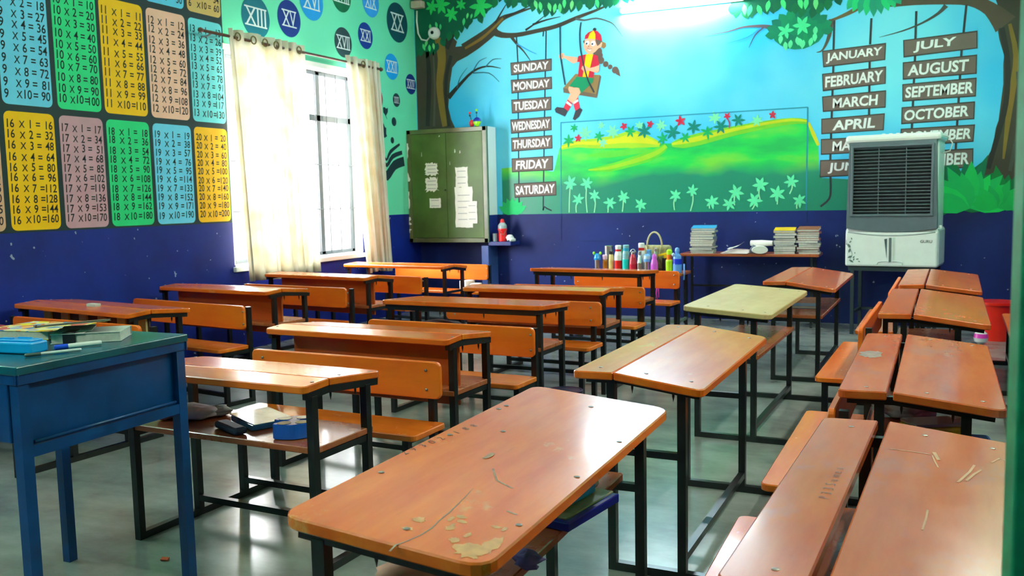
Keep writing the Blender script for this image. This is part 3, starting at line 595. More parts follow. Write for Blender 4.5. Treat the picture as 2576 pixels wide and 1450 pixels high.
# girl on the swing
G_ = 0
SKN, SKO, RED, CYL, DK = (232, 176, 146), (150, 90, 70), (198, 34, 62), (250, 204, 20), (56, 62, 70)
p = Paint('B')
p.poly([(-3.918, 2.929), (-3.606, 2.892), (-3.652, 2.669), (-4.080, 2.771)], (142, 118, 74), 2); p.poly([(-4.080, 2.771), (-3.652, 2.669), (-3.648, 2.624), (-4.076, 2.716)], (112, 96, 80), 2); p.poly([(-3.606, 2.892), (-3.591, 2.869), (-3.646, 2.624), (-3.655, 2.674)], (96, 84, 76), 2)
for s_ in ([(-4.106, 3.519), (-4.108, 3.196), (-4.091, 3.048), (-4.052, 2.806)], [(-3.836, 3.529), (-3.854, 3.400), (-3.845, 3.201), (-3.799, 2.988), (-3.752, 2.831), (-3.681, 2.690)]): p.stroke(s_, .016, (36, 56, 70), 8)
o = p.build('mural_swing', wall_back); o['label'] = 'painted wooden swing seat on two ropes'
p = Paint('B')
for q_ in ([(-4.005, 2.785), (-3.951, 2.772), (-3.987, 2.692), (-4.013, 2.748)], [(-3.956, 2.767), (-3.871, 2.762), (-3.853, 2.701), (-3.944, 2.574), (-4.025, 2.625), (-3.982, 2.700)], [(-3.886, 3.122), (-4.054, 3.155), (-4.064, 3.187), (-4.114, 3.187), (-4.131, 3.152), (-4.105, 3.108), (-4.060, 3.129), (-3.946, 3.053), (-3.887, 3.066)]):
    p.poly(q_, SKN, 4)
p.poly([(-3.800, 3.314), (-3.808, 3.242), (-3.792, 3.196), (-3.758, 3.155), (-3.709, 3.146), (-3.660, 3.167), (-3.621, 3.204), (-3.583, 3.218), (-3.570, 3.267), (-3.599, 3.287), (-3.649, 3.314), (-3.746, 3.332)], SKN, 5); p.poly([(-3.760, 3.166), (-3.694, 3.161), (-3.700, 3.125), (-3.756, 3.130)], SKN, 4)
for c_, r_ in (([(-3.759, 3.279)][0], .026), ([(-3.686, 3.268)][0], .030)): p.disc(c_, r_, (244, 246, 246), 6); 
for c_ in ([(-3.768, 3.273)][0], [(-3.696, 3.262)][0]): p.disc(c_, .012, (30, 60, 90), 7)
p.poly([(-3.759, 3.220), (-3.733, 3.204), (-3.707, 3.207), (-3.723, 3.183), (-3.748, 3.190)], (246, 240, 240), 6); p.stroke([(-3.762, 3.222), (-3.735, 3.203), (-3.703, 3.208)], .006, SKO, 7); p.stroke([(-3.739, 3.246), (-3.747, 3.235), (-3.735, 3.233)], .006, SKO, 7)
p.poly([(-3.609, 3.010), (-3.615, 2.938), (-3.644, 2.918), (-3.751, 2.956), (-3.800, 2.939), (-3.839, 2.982), (-3.828, 3.013), (-3.789, 3.015), (-3.741, 2.982), (-3.672, 2.992)], SKN, 7)
p.stroke([(-4.084, 3.175), (-4.082, 3.139)], .005, SKO, 7)
girl = p.build('mural_girl', wall_back); girl['label'] = 'painted girl sitting on the swing'
p = Paint('B'); HR = (100, 84, 76)
for c_, r_ in (([(-3.631, 3.164)][0], .055), ([(-3.617, 3.118)][0], .05), ([(-3.592, 3.062)][0], .042), ([(-3.532, 3.013)][0], .034), ([(-3.478, 2.977)][0], .028), ([(-3.415, 2.936)][0], .040)): p.disc(c_, r_, HR, 3)
p.poly([(-3.432, 2.960), (-3.370, 2.937), (-3.352, 2.855), (-3.404, 2.886)], HR, 3); p.poly([(-3.659, 3.315), (-3.572, 3.285), (-3.603, 3.250), (-3.631, 3.232), (-3.651, 3.274)], HR, 6); p.poly([(-3.814, 3.306), (-3.790, 3.322), (-3.797, 3.278), (-3.810, 3.288)], HR, 6); p.poly([(-3.582, 3.285), (-3.529, 3.258), (-3.523, 3.222), (-3.554, 3.195), (-3.583, 3.214)], (146, 112, 72), 3)
p.build('braided_hair', girl)
p = Paint('B'); p.poly([(-3.795, 3.327), (-3.784, 3.371), (-3.745, 3.403), (-3.686, 3.420), (-3.628, 3.406), (-3.586, 3.357), (-3.574, 3.283), (-3.659, 3.317), (-3.746, 3.332)], RED, 6); p.poly([(-3.751, 3.329), (-3.726, 3.388), (-3.679, 3.420), (-3.656, 3.373), (-3.657, 3.315)], CYL, 7); p.disc([(-3.667, 3.427)][0], .022, DK, 5); p.build('cap', girl)
p = Paint('B'); p.poly([(-3.878, 3.135), (-3.777, 3.150), (-3.685, 3.142), (-3.632, 3.119), (-3.609, 3.001), (-3.673, 2.979), (-3.689, 2.867), (-3.886, 2.897), (-3.862, 3.066), (-3.891, 3.066)], RED, 5); p.poly([(-3.777, 3.150), (-3.685, 3.142), (-3.700, 3.089), (-3.723, 3.001), (-3.754, 2.878), (-3.825, 2.885), (-3.799, 3.025), (-3.788, 3.096)], CYL, 6); p.build('shirt', girl)
p = Paint('B'); p.poly([(-3.901, 2.892), (-3.688, 2.858), (-3.692, 2.817), (-3.848, 2.692), (-3.873, 2.757), (-4.002, 2.789)], (10, 140, 96), 6); p.build('shorts', girl)
p = Paint('B'); p.poly([(-4.023, 2.631), (-3.962, 2.575), (-4.020, 2.489), (-4.081, 2.530)], (214, 50, 76), 5); p.poly([(-4.028, 2.613), (-3.966, 2.563), (-3.979, 2.542), (-4.043, 2.587)], (244, 226, 230), 6); p.poly([(-3.954, 2.579), (-3.893, 2.658), (-3.865, 2.519), (-3.925, 2.484)], (214, 50, 76), 3); p.poly([(-3.948, 2.595), (-3.887, 2.626), (-3.883, 2.600), (-3.944, 2.568)], (244, 226, 230), 4); p.build('socks', girl)
p = Paint('B'); p.poly([(-4.194, 2.524), (-4.165, 2.548), (-4.074, 2.531), (-4.023, 2.491), (-4.061, 2.427), (-4.181, 2.484)], DK, 6); p.poly([(-3.925, 2.486), (-3.865, 2.519), (-3.834, 2.494), (-3.876, 2.417), (-3.932, 2.374), (-3.960, 2.391)], DK, 5); p.build('shoes', girl)
# ------------------------------------------------------------------ school desks with attached benches
W_TOP = wood('desk_top_varnish', (212, 84, 14), (234, 116, 30), worn=(220, 160, 90), worn_amt=0.64)
W_TOPP = wood('desk_top_varnish_pink_reflection', (198, 78, 28), (216, 106, 46), worn=(196, 134, 84), worn_amt=0.74, smudge=(160, 118, 114), smudge_amt=0.42)  # pinkish base carries reflected sky and wall; smudges and worn spots are wear
W_TOPY = wood('desk_top_varnish_yellowed', (176, 148, 100), (194, 166, 118), worn=(176, 176, 136), worn_amt=0.66, coat=0.0, rough=0.42)
W_BACK = wood('bench_board_orange', (222, 92, 18), (240, 116, 30), worn=(236, 140, 66), worn_amt=0.74, rough=0.3, coat=0.15)
W_SEAT = wood('bench_seat_orange', (220, 96, 22), (238, 126, 38), worn=(230, 156, 84), worn_amt=0.70, rough=0.22)
W_SHELF = wood('book_shelf_brown', (150, 74, 40), (180, 96, 56), worn=(190, 150, 110), worn_amt=0.66, rough=0.26)
W_PANEL = wood('modesty_panel_brown', (176, 72, 26), (200, 92, 38), worn=(190, 130, 80), worn_amt=0.74, rough=0.3, coat=0.1)
W_RAW = wood('raw_timber', (196, 166, 116), (214, 186, 138), worn=(170, 140, 100), worn_amt=0.7, rough=0.6)
M_BLK = mat('frame_black_enamel', (18, 22, 24), 0.28, var=0.3, scale=18)
M_BOLT = mat('bolt_steel', (150, 142, 134), 0.36, metal=0.7)
TW = 0.032
def school_desk(p, label, two=True, panel=None, top=W_TOP, lv=0.07, gap=0.004, bolts=True, shelf=True, front_rail=False, nobench=False, shelf_z=0.515, deep=0.43):
    x, y, th, Ld, wf, rise, ws, drop, Lb, va, Lh, H = p
    root = empty('school_desk', (x, y, 0), th)
    tag(root, label, 'desk', 'orange school desks with attached benches')
    T = 0.030; wt = wf + ws
    zo, zc, zs = H - rise, H, H - drop
    def zf1(u, v): return zo + (zc - zo) * v / wf
    def zf2(u, v): return zc + (zs - zc) * (v - wf) / ws
    def zl_(u, v): return zo + (zs - zo) * v / wt
    if two:
        m = MB(); m.slab(rrect(-Ld, 0, Ld, wf - gap, (.025, .025, .004, .004)), zf1, T, top); m.build('top_plank', root)
        m = MB(); m.slab(rrect(-Ld, wf, Ld, wt, (.004, .004, .04, .04)), zf2, T, top); pl = m.build('top_plank', root)
    else:
        zf2 = zl_; m = MB(); m.slab(rrect(-Ld, 0, Ld, wt, (.045, .045, .055, .055)), zl_, T, top); pl = m.build('top_plank', root)
    if bolts:
        for u in (-Lh, Lh):
            for v in (wf * .5, wf + ws * .3, wf + ws * .8):
                z = (zf1(u, v) if two and v < wf else zf2(u, v))
                m = MB(); m.lathe((u + random.uniform(-.02, .02), v, z - .001), [(.0075, 0), (.0075, .002), (.004, .003)], M_BOLT, 10); m.build('bolt', pl)
    inn = min(0.40, wt - 0.06)
    zt = lambda v: ((zf1(0, v) if v < wf else zf2(0, v)) if two else zl_(0, v)) - T
    v3 = va + 0.05; v4 = va + 0.275
    for s in (-1, 1):
        u = s * Lh
        # end rail under the top, with the points of the fixing screws below it
        m = MB(); q = [(u, .025, zt(.025) - .014), (u, wf, zt(wf) - .014), (u, wt - .03, zt(wt - .03) - .014)] if two else [(u, .025, zt(.025) - .014), (u, wt - .03, zt(wt - .03) - .014)]
        for a, b_ in zip(q[:-1], q[1:]): m.bar(a, b_, .028, M_BLK)
        for v in (.2, .36): m.lathe((u - s * .02, v, zt(v) - .065), [(.0005, 0), (.005, .02), (.005, .065)], M_BLK, 6)
        m.build('end_rail', root)
        for v in (lv, inn):
            m = MB(); m.bar((u, v, .03), (u, v, zt(v) - .02), TW, M_BLK); m.build('leg', root)
        m = MB(); m.bar((u, lv, shelf_z - .04), (u, inn, shelf_z - .04), .026, M_BLK); m.build('shelf_bracket', root)
        m = MB(); m.bar((u, lv - TW / 2, .016), (u, v4 + TW / 2, .016), TW, M_BLK); m.build('skid', root)
        m = MB(); m.bar((u, v3, .03), (u, v3, .392), TW, M_BLK); m.build('leg', root)
        m = MB(); m.bar((u, v4, .03), (u, v4, .70), TW, M_BLK); m.build('leg', root)
        m = MB(); m.bar((u, v3, .378), (u, v4, .378), .026, M_BLK); m.build('seat_bracket', root)
    for v in (inn, v3):
        m = MB(); m.bar((-Lh, v, .085), (Lh, v, .085), TW * .9, M_BLK); m.build('crossbar', root)
    if front_rail:
        m = MB(); m.bar((-Lh, .04, zt(.04) - .018), (Lh, .04, zt(.04) - .018), .03, M_BLK, h=.034)
        for u in (-.25 * Ld, .3 * Ld): m.lathe((u, .04, zt(.04) - .07), [(.0005, 0), (.005, .02), (.005, .04)], M_BLK, 6)
        m.build('front_rail', root)
    if shelf:
        m = MB(); m.slab(rrect(-Lh - .015, .05, Lh + .015, deep, .008), lambda a, b_: shelf_z, .026, W_SHELF, .003); m.build('book_shelf', root)
    if panel == 'board':
        m = MB(); m.box((0, .185, (.415 + H - .035) / 2), (2 * (Lh - .03), .016, H - .035 - .415), W_PANEL, bev=.004); m.build('modesty_panel', root)
    elif panel == 'slats':
        for k in range(6):
            m = MB(); u = -Lh * .86 + k * Lh * .345; m.box((u, .185, (.43 + H - .035) / 2), (.095, .016, H - .035 - .43), W_RAW, bev=.003); s_ = m.build('panel_slat', root); s_['label'] = 'unpainted timber slat'
        m = MB(); m.box((0, .20, .60), (2 * Lh - .06, .010, .30), mat('panel_back_dark', (84, 58, 52), .6), bev=.002); m.build('modesty_panel', root)
    m = MB(); m.slab(rrect(-Lb, va, Lb, va + .265, (.03, .03, .015, .015)), lambda a, b_: .42, .028, W_SEAT, .004); m.build('seat', root)
    m = MB(); R = rrect(-Lb, .535, Lb, .708, .028)
    n = len(R); vv = va + .225; t_ = .024; e = .004
    rings = [[(a + (e if a < 0 else -e) * k_, vv + d, b_ + (e if b_ < .62 else -e) * k_) for a, b_ in R] for d, k_ in ((0, 1), (e, 0), (t_ - e, 0), (t_, 1))]
    vs_ = sum(rings, []); fs = [tuple(range(n)), tuple(reversed(range(3 * n, 4 * n)))]
    for k in range(3):
        for i in range(n): j = (i + 1) % n; fs.append((k * n + j, k * n + i, (k + 1) * n + i, (k + 1) * n + j))
    m.add(vs_, fs, W_BACK); bk = m.build('backrest', root)
    for s in (-1, 1):
        for z in (.578, .668):
            m = MB(); m.tube([(s * Lh, vv + .001, z), (s * Lh, vv - .004, z)], .007, M_BOLT, 8); m.build('bolt', bk)
    return root
SD = {}
SD['F'] = school_desk([-2.61, 2.705, -.039, .508, .151, .007, .351, .034, .563, .645, .49, .770], 'nearest left bench desk, blue pencil box and crumpled cloth on its shelf', lv=.06)
SD['D'] = school_desk([-2.664, 3.794, -.051, .578, .143, .009, .322, .032, .583, .70, .563, .786], 'bench desk with brown modesty panel, second from the front in the middle file', panel='board')
SD['C'] = school_desk([-2.753, 5.10, -.048, .599, .25, .000, .25, .026, .637, .677, .56, .785], 'bench desk with single-board top and black front rail, third in the middle file', two=False, front_rail=True)
SD['B'] = school_desk([-2.695, 6.149, -.032, .583, .164, .011, .331, .031, .595, .686, .557, .778], 'bench desk with modesty panel, fourth from the front in the middle file', panel='board')
SD['A'] = school_desk([-2.84, 7.703, -.096, .57, .25, -.004, .20, .022, .567, .73, .518, .786], 'rearmost bench desk of the middle file, water bottles standing behind its backrest', two=False, front_rail=True)
SD['L0'] = school_desk([-5.17, 3.195, -.082, .751, .17, .012, .30, .03, .654, .715, .726, .775], 'bench desk mostly hidden behind the books on the tall blue table')
SD['L1'] = school_desk([-5.314, 4.273, -.16, .696, .176, .013, .314, .028, .67, .714, .664, .775], 'bench desk with pale timber slats under its top and an eraser lying on it', panel='slats')
SD['L2'] = school_desk([-5.267, 5.578, -.115, .638, .168, .012, .31, .032, .624, .695, .647, .779], 'bench desk against the navy wall left of the window, brown modesty panel', panel='board')
SD['L3'] = school_desk([-5.184, 6.806, -.145, .65, .18, .011, .253, .032, .605, .625, .629, .782], 'bench desk below the bright window and wide cream curtain', panel='board')
SD['L4'] = school_desk([-5.243, 8.261, -.105, .678, .22, .012, .27, .038, .655, .678, .65, .767], 'rearmost bench desk by the window, white packet on its seat, near the wall cupboard', shelf=False)
SD['E'] = school_desk([-1.252, 2.19, -1.566, .70, .305, -.012, .185, .033, .667, .722, .655, .776], 'large foreground desk with rounded scratched orange top and grey bolt heads', two=False, bolts=False, lv=.075, deep=.335)
SD['D2'] = school_desk([-1.205, 3.809, -1.586, .652, .165, .003, .334, .044, .596, .69, .555, .797], 'second desk of the right-centre file, split top with pale sheen', lv=.125, shelf=False)
SD['C2'] = school_desk([-1.283, 5.894, -1.603, .694, .257, .003, .253, .039, .66, .745, .60, .801], 'desk with yellowish faded top, third in the right-centre file', two=False, top=W_TOPY)
SD['B2'] = school_desk([-1.129, 7.753, -1.593, .701, .176, .004, .351, .052, .671, .665, .61, .778], 'rearmost desk of the right-centre file, beside the book table and cooler', top=W_TOPP)
SD['G0'] = school_desk([-.305, 2.201, -1.615, .640, .185, .006, .336, .036, .612, .74, .56, .772], 'nearest right-hand desk with a wide dark gap between its two planks', top=W_TOPP, lv=.13, gap=.030)
SD['G1'] = school_desk([-.263, 3.915, -1.582, .677, .176, .003, .339, .036, .651, .74, .60, .774], 'second right-hand desk, grey smudge on its narrow plank, clutter on its shelf', top=W_TOPP, lv=.13, gap=.020)
SD['G2'] = school_desk([-.229, 6.024, -1.59, .692, .18, .004, .377, .047, .663, .74, .61, .777], 'third right-hand desk with warped planks, in front of the red bucket', top=W_TOPP, lv=.13, gap=.012)
SD['G3'] = school_desk([-.169, 7.726, -1.596, .703, .18, .008, .359, .042, .672, .72, .62, .777], 'rearmost right-hand desk below the air cooler', top=W_TOPP, lv=.13, gap=.010)
# large foreground top: bolt heads, split and pen marks
pl = [c for c in SD['E'].children if c.name.startswith('top_plank')][0]
def eloc(x, y):  # room to desk coordinates
    a = -1.566; dx, dy = x + 1.252, y - 2.19; return (dx * math.cos(a) + dy * math.sin(a), -dx * math.sin(a) + dy * math.cos(a))
def ez(v): return .788 + (.743 - .788) * v / .49
for x, y in ((-1.42, 2.53), (-1.22, 2.58), (-.99, 2.74), (-1.11, 2.32), (-1.22, 2.20), (-1.21, 1.83), (-.98, 1.57), (-.78, 1.72), (-.79, 2.08), (-.79, 2.43)):
    u, v = eloc(x, y); v = min(max(v, .03), .46)
    m = MB(); m.lathe((u, v, ez(v) - .001), [(.008, 0), (.008, .002), (.005, .003)], M_BOLT, 10); m.build('bolt', pl)
M_CRK = mat('split_grey', (150, 128, 112), .7); M_PEN = mat('pen_marks', (96, 70, 66), .6); M_PAT = mat('bare_worn_patch', (214, 156, 104), .45, var=.2, scale=30); M_TEAL = mat('teal_scuff', (160, 124, 100), .5, var=.3, scale=40)
def ribbon(m, pts, w, zf, mt, dz=.0006):
    pts = [Vector(p) for p in pts]; vs_ = []; n = len(pts)
    W = w if isinstance(w, list) else [w] * n
    for i in range(n):
        t = (pts[min(i + 1, n - 1)] - pts[max(i - 1, 0)]).normalized(); k = Vector((-t.y, t.x)) * W[i] / 2
        for q in (pts[i] + k, pts[i] - k): vs_.append((q.x, q.y, zf(q.y) + dz))
    m.add(vs_, [(2 * i + 1, 2 * i + 3, 2 * i + 2, 2 * i) if False else (2 * i, 2 * i + 1, 2 * i + 3, 2 * i + 2) for i in range(n - 1)], mt)
m = MB(); cp = [eloc(x, y) for x, y in ([(-0.951, 1.458), (-0.957, 1.489), (-0.948, 1.516), (-0.939, 1.559), (-0.938, 1.601), (-0.944, 1.645), (-0.948, 1.697), (-0.954, 1.746), (-0.963, 1.807), (-0.972, 1.860)])]
ribbon(m, [(u, min(max(v, .02), .47)) for u, v in cp], [.004, .004, .003, .003, .004, .003, .004, .003, .002, .001], ez, M_CRK); m.build('split', pl)
m = MB()
for q_ in ([(-0.993, 2.012), (-0.948, 1.941), (-0.892, 1.913)], [(-0.844, 1.776), (-0.817, 1.770)]): ribbon(m, [eloc(*k) for k in q_], .006, ez, M_TEAL)
c_ = eloc(*[(-1.048, 2.098)][0]); m.add([(c_[0] + .03 * math.cos(a), c_[1] + .012 * math.sin(a), ez(c_[1]) + .0006) for a in [k * PI / 6 for k in range(12)]], [tuple(range(12))], M_TEAL)
m.build('scuff', pl)
m = MB(); random.seed(4)
path = [eloc(*k) for k in ([(-1.231, 1.978), (-1.190, 2.351)])]; a0, a1 = Vector(path[0]), Vector(path[1]); ax = (a1 - a0).normalized(); ay = Vector((ax.y, -ax.x))
if ay.y > 0: ay = -ay
for k, ch in enumerate('293024188'):
    vs_, fs, x0, x1, y0, y1 = text_mesh(ch, -.012, .1); o_ = a0 + (a1 - a0) * (k / 9.0)
    sc_ = .034; m.add([((o_ + ax * (x - x0) * sc_ * 1.2 + ay * y * sc_).x, (o_ + ax * (x - x0) * sc_ * 1.2 + ay * y * sc_).y, ez((o_ + ay * y * sc_).y) + .0006) for x, y in vs_], fs, M_PEN)
m.build('lettering', pl)
random.seed(12)
for c_, rx, ry in [((.64, .43), .040, .036), ((.60, .455), .05, .018)] + [((random.uniform(.50, .67), random.uniform(.26, .46)), random.uniform(.006, .02), random.uniform(.005, .016)) for _ in range(12)]:
    pts = [(c_[0] + rx * random.uniform(.7, 1.15) * math.cos(2 * PI * k / 22), min(c_[1] + ry * random.uniform(.65, 1.15) * math.sin(2 * PI * k / 22), .478)) for k in range(22)]
    m = MB(); m.add([(a, q, ez(q) + .0006 + rx * .003) for a, q in pts], [tuple(range(22))], M_PAT); m.build('worn_patch', pl)
# pen scribble on the nearest right-hand desk's narrow plank
pl = [c for c in SD['G0'].children if c.name.startswith('top_plank')][0]
m = MB(); random.seed(8)
for k, ch in enumerate('P33Sumes'):
    vs_, fs, x0, x1, y0, y1 = text_mesh(ch, -.012, .1)
    m.add([(.14 - k * .034 - (x - x0) * .034, .125 - y * .034, .772 - .006 * (1 - (.125 - y * .034) / .185) + .0012) for x, y in vs_], [tuple(f) for f in fs], M_PEN)
m.build('lettering', pl)

# worn marks on the right-hand desks
def on_desk(key, pts):
    o = SD[key]; a = o.rotation_euler[2]; x0, y0 = o.location[0], o.location[1]
    return [((x - x0) * math.cos(a) + (y - y0) * math.sin(a), -(x - x0) * math.sin(a) + (y - y0) * math.cos(a)) for x, y in pts]
M_SMG = mat('smudge_grey', (140, 112, 104), .5, var=.35, scale=30); M_SCR = mat('scratch_pale', (200, 146, 106), .6, var=.2)
q = on_desk('G1', [(-0.203, 3.988)])[0]; pl = [c for c in SD['G1'].children if c.name.startswith('top_plank')][0]
random.seed(15); pts = [(q[0] + .085 * random.uniform(.75, 1.15) * math.cos(2 * PI * k / 24), q[1] + .045 * random.uniform(.75, 1.15) * math.sin(2 * PI * k / 24)) for k in range(24)]
m = MB(); m.add([(a, b_, .774 - .003 * (1 - b_ / .176) + .0008) for a, b_ in pts], [tuple(range(24))], M_SMG); m.build('smudge', pl)
pl = [c for c in SD['G0'].children if c.name.startswith('top_plank')][1]
zg = lambda v: .772 - .036 * (v - .185) / .336
for w_, s_ in ((.006, [(0.097, 2.372), (0.117, 2.442), (0.135, 2.492)]), (.006, [(0.078, 2.345), (0.107, 2.452), (0.121, 2.524)]), (.004, [(0.162, 2.577), (0.184, 2.633), (0.197, 2.622)]), (.004, [(0.023, 2.541), (0.029, 2.489), (0.036, 2.440)]), (.010, [(0.027, 2.575), (0.038, 2.508)]), (.004, [(0.003, 1.965), (0.010, 2.043), (0.013, 2.097)]), (.004, [(-0.077, 2.528), (-0.030, 2.542), (0.018, 2.547)])):
    m = MB(); ribbon(m, on_desk('G0', s_), w_, zg, M_SCR, .0010); m.build('scratch', pl)
# ------------------------------------------------------------------ tall blue table and the things on it
M_BT = mat('table_blue_enamel', (0, 60, 120), .34, var=.22, scale=7, bump=.05); M_BTT = mat('table_top_teal', (12, 80, 98), .26, var=.35, scale=5)
HT = .97
bt = empty('teacher_table', (-2.515, 1.832, 0), 0); tag(bt, 'tall dark blue steel table in the left foreground', 'table')
bx0, by1 = -.69, .685
m = MB(); m.box((bx0 / 2, by1 / 2, HT - .014), (-bx0 + .02, by1 + .02, .028), M_BTT, bev=.004); m.build('table_top', bt)
m = MB()
for (c, d) in (((0.002, by1 / 2, HT - .042), (.006, by1 + .02, .034)), ((bx0, by1 / 2, HT - .042), (.006, by1 + .02, .034)), ((bx0 / 2, -.002, HT - .042), (-bx0 + .02, .006, .034)), ((bx0 / 2, by1 + .002, HT - .042), (-bx0 + .02, .006, .034))):
    m.box(c, d, M_BT, bev=.002)
m.build('top_rim', bt)
for (xx, yy) in ((-.02, .02), (-.02, by1 - .02), (bx0 + .02, .02), (bx0 + .02, by1 - .02)):
    m = MB(); m.bar((xx, yy, 0), (xx, yy, HT - .03), .038, M_BT); m.build('leg', bt)
m = MB(); m.box((-.030, by1 / 2, HT - .155), (.008, by1 - .06, .215), M_BT, bev=.002); m.build('side_panel', bt)
m = MB(); m.box((bx0 + .030, by1 / 2, HT - .155), (.008, by1 - .06, .215), M_BT, bev=.002); m.build('side_panel', bt)
m = MB(); m.box((bx0 / 2, by1 - .03, HT - .155), (-bx0 - .06, .008, .215), M_BT, bev=.002); m.build('rear_panel', bt)
for xx in (-.02, bx0 + .02):
    m = MB(); m.bar((xx, .02, HT - .275), (xx, by1 - .02, HT - .275), .036, M_BT)
    s_ = -1 if xx > -.1 else 1
    m.tube([(xx - s_ * .012, .05, HT - .247), (xx - s_ * .012, by1 - .05, HT - .247)], .006, M_BT, 6); m.build('side_rail', bt)
m = MB(); m.box((bx0 / 2, .012, HT - .15), (-bx0 - .09, .03, .19), M_BT, bev=.005); dw = m.build('drawer', bt)
m = MB(); m.tube([(bx0 / 2 - .05, -.005, HT - .14), (bx0 / 2 - .05, -.03, HT - .14), (bx0 / 2 + .05, -.03, HT - .14), (bx0 / 2 + .05, -.005, HT - .14)], .006, M_STEEL); m.build('handle', dw)

PAGE = mat('paper_white', (232, 232, 226), .7, var=.04, scale=40); PAGEG = mat('page_edges_grey', (196, 194, 186), .8, var=.12, scale=60)
def book(name, label, cat, loc, size, rz, cover, group=None, pages=PAGEG, tilt=None, gloss=.3):
    w, d, h = size
    o = empty(name, loc, rz)
    if tilt: o.rotation_euler = (tilt[0], tilt[1], rz)
    tag(o, label, cat, group)
    cv = cover if not isinstance(cover, tuple) else mat('cover_%d_%d_%d' % cover, cover, gloss, var=.1, scale=20)
    m = MB(); m.box((0, 0, h / 2), (w - .006, d - .006, h - .004), pages); m.build('pages', o)
    m = MB(); m.box((0, 0, .001), (w, d, .002), cv); m.box((0, 0, h - .001), (w, d, .002), cv); m.box((-w / 2 + .001, 0, h / 2), (.002, d, h), cv); m.build('cover', o)
    return o
def magmat():
    m, nt, b = nmat('magazine_cover_print'); N, L = nt.nodes, nt.links
    tc = N.new('ShaderNodeTexCoord'); v = N.new('ShaderNodeTexVoronoi'); v.inputs['Scale'].default_value = 26; L.new(tc.outputs['Object'], v.inputs['Vector'])
    r = N.new('ShaderNodeValToRGB'); r.color_ramp.interpolation = 'CONSTANT'; e = r.color_ramp.elements
    e[0].color = lin((236, 226, 150)); e[1].position = .22; e[1].color = lin((40, 150, 220))
    for p_, c_ in ((.38, (230, 120, 70)), (.52, (150, 170, 220)), (.66, (236, 214, 60)), (.8, (226, 226, 190)), (.92, (210, 90, 90))): k = e.new(p_); k.color = lin(c_)
    s = N.new('ShaderNodeSeparateXYZ'); L.new(v.outputs['Color'], s.inputs[0]); L.new(s.outputs['X'], r.inputs['Fac']); L.new(r.outputs[0], b.inputs['Base Color']); b.inputs['Roughness'].default_value = .25; return m
book('magazine', 'colourful printed magazine at the back of the blue table', 'magazine', (-3.07, 2.35, HT + .001), (.31, .24, .030), .12, magmat(), gloss=.25)
o = book('notebook', 'grey-edged planner bound with a black strap on the blue table', 'notebook', (-2.755, 2.315, HT + .001), (.17, .235, .034), -.95, (196, 200, 198))
m = MB(); m.box((0, -.055, .019), (.178, .042, .042), mat('black_leather', (24, 24, 26), .35, bump=.1, scale=50), bev=.003); m.build('strap', o)
m = MB()
for k, (dx, dy, dz) in enumerate(((.03, -.06, .037), (-.01, -.05, .040))): m.box((dx, dy, dz), (.12, .11, .002), PAGE, rot=(0, .05, .1 * k))
m.build('loose_papers', o)
o = book('notebook', 'thin maroon-edged clipboard notebook lying tilted on the planner', 'notebook', (-2.80, 2.27, HT + .060), (.20, .24, .007), -.62, (146, 122, 104), tilt=(.02, -.11))
m = MB(); m.box((.0, -.117, .004), (.19, .006, .010), mat('maroon_binding', (96, 26, 52), .35)); m.build('binding', o)
o = empty('marker_box', (-2.775, 2.025, HT + .001), math.radians(8)); tag(o, 'bright blue plastic duster box at the left end of the blue table', 'box')
BB = mat('bright_blue_plastic', (8, 158, 232), .32, var=.05)
m = MB(); m.box((0, 0, .019), (.20, .075, .038), BB, bev=.006); m.build('body', o)
m = MB(); m.box((.01, 0, .041), (.16, .055, .008), BB, bev=.003); m.box((.03, .012, .046), (.05, .01, .006), BB); m.box((-.02, -.012, .046), (.05, .01, .006), BB); m.build('lid', o)
def marker(loc, rz, label, cap, body, ln, r):
    o = empty('marker_pen', loc, rz); tag(o, label, 'pen')
    R = Matrix.Rotation(PI / 2, 4, 'Y')
    m = MB(); m.lathe((0, 0, -ln * .22), [(r * .9, 0), (r, .004), (r, ln * .70), (r * .8, ln * .72)], body, 14, M=R); m.build('barrel', o)
    m = MB(); m.lathe((0, 0, -ln * .5), [(r * .7, 0), (r * 1.05, .003), (r * 1.05, ln * .28)], cap, 14, M=R); m.build('cap', o)
WP = mat('white_plastic', (226, 230, 230), .3, var=.03)
marker((-2.635, 2.155, HT + .010), math.radians(63), 'white marker pen with a blue cap on the blue table', mat('blue_cap', (20, 74, 214), .3), WP, .15, .0085)
marker((-2.600, 2.03, HT + .007), math.radians(62), 'thin silver-white pen near the edge of the blue table', mat('grey_tip', (80, 92, 92), .3), mat('pen_silver', (214, 220, 224), .25, metal=.2), .17, .0055)

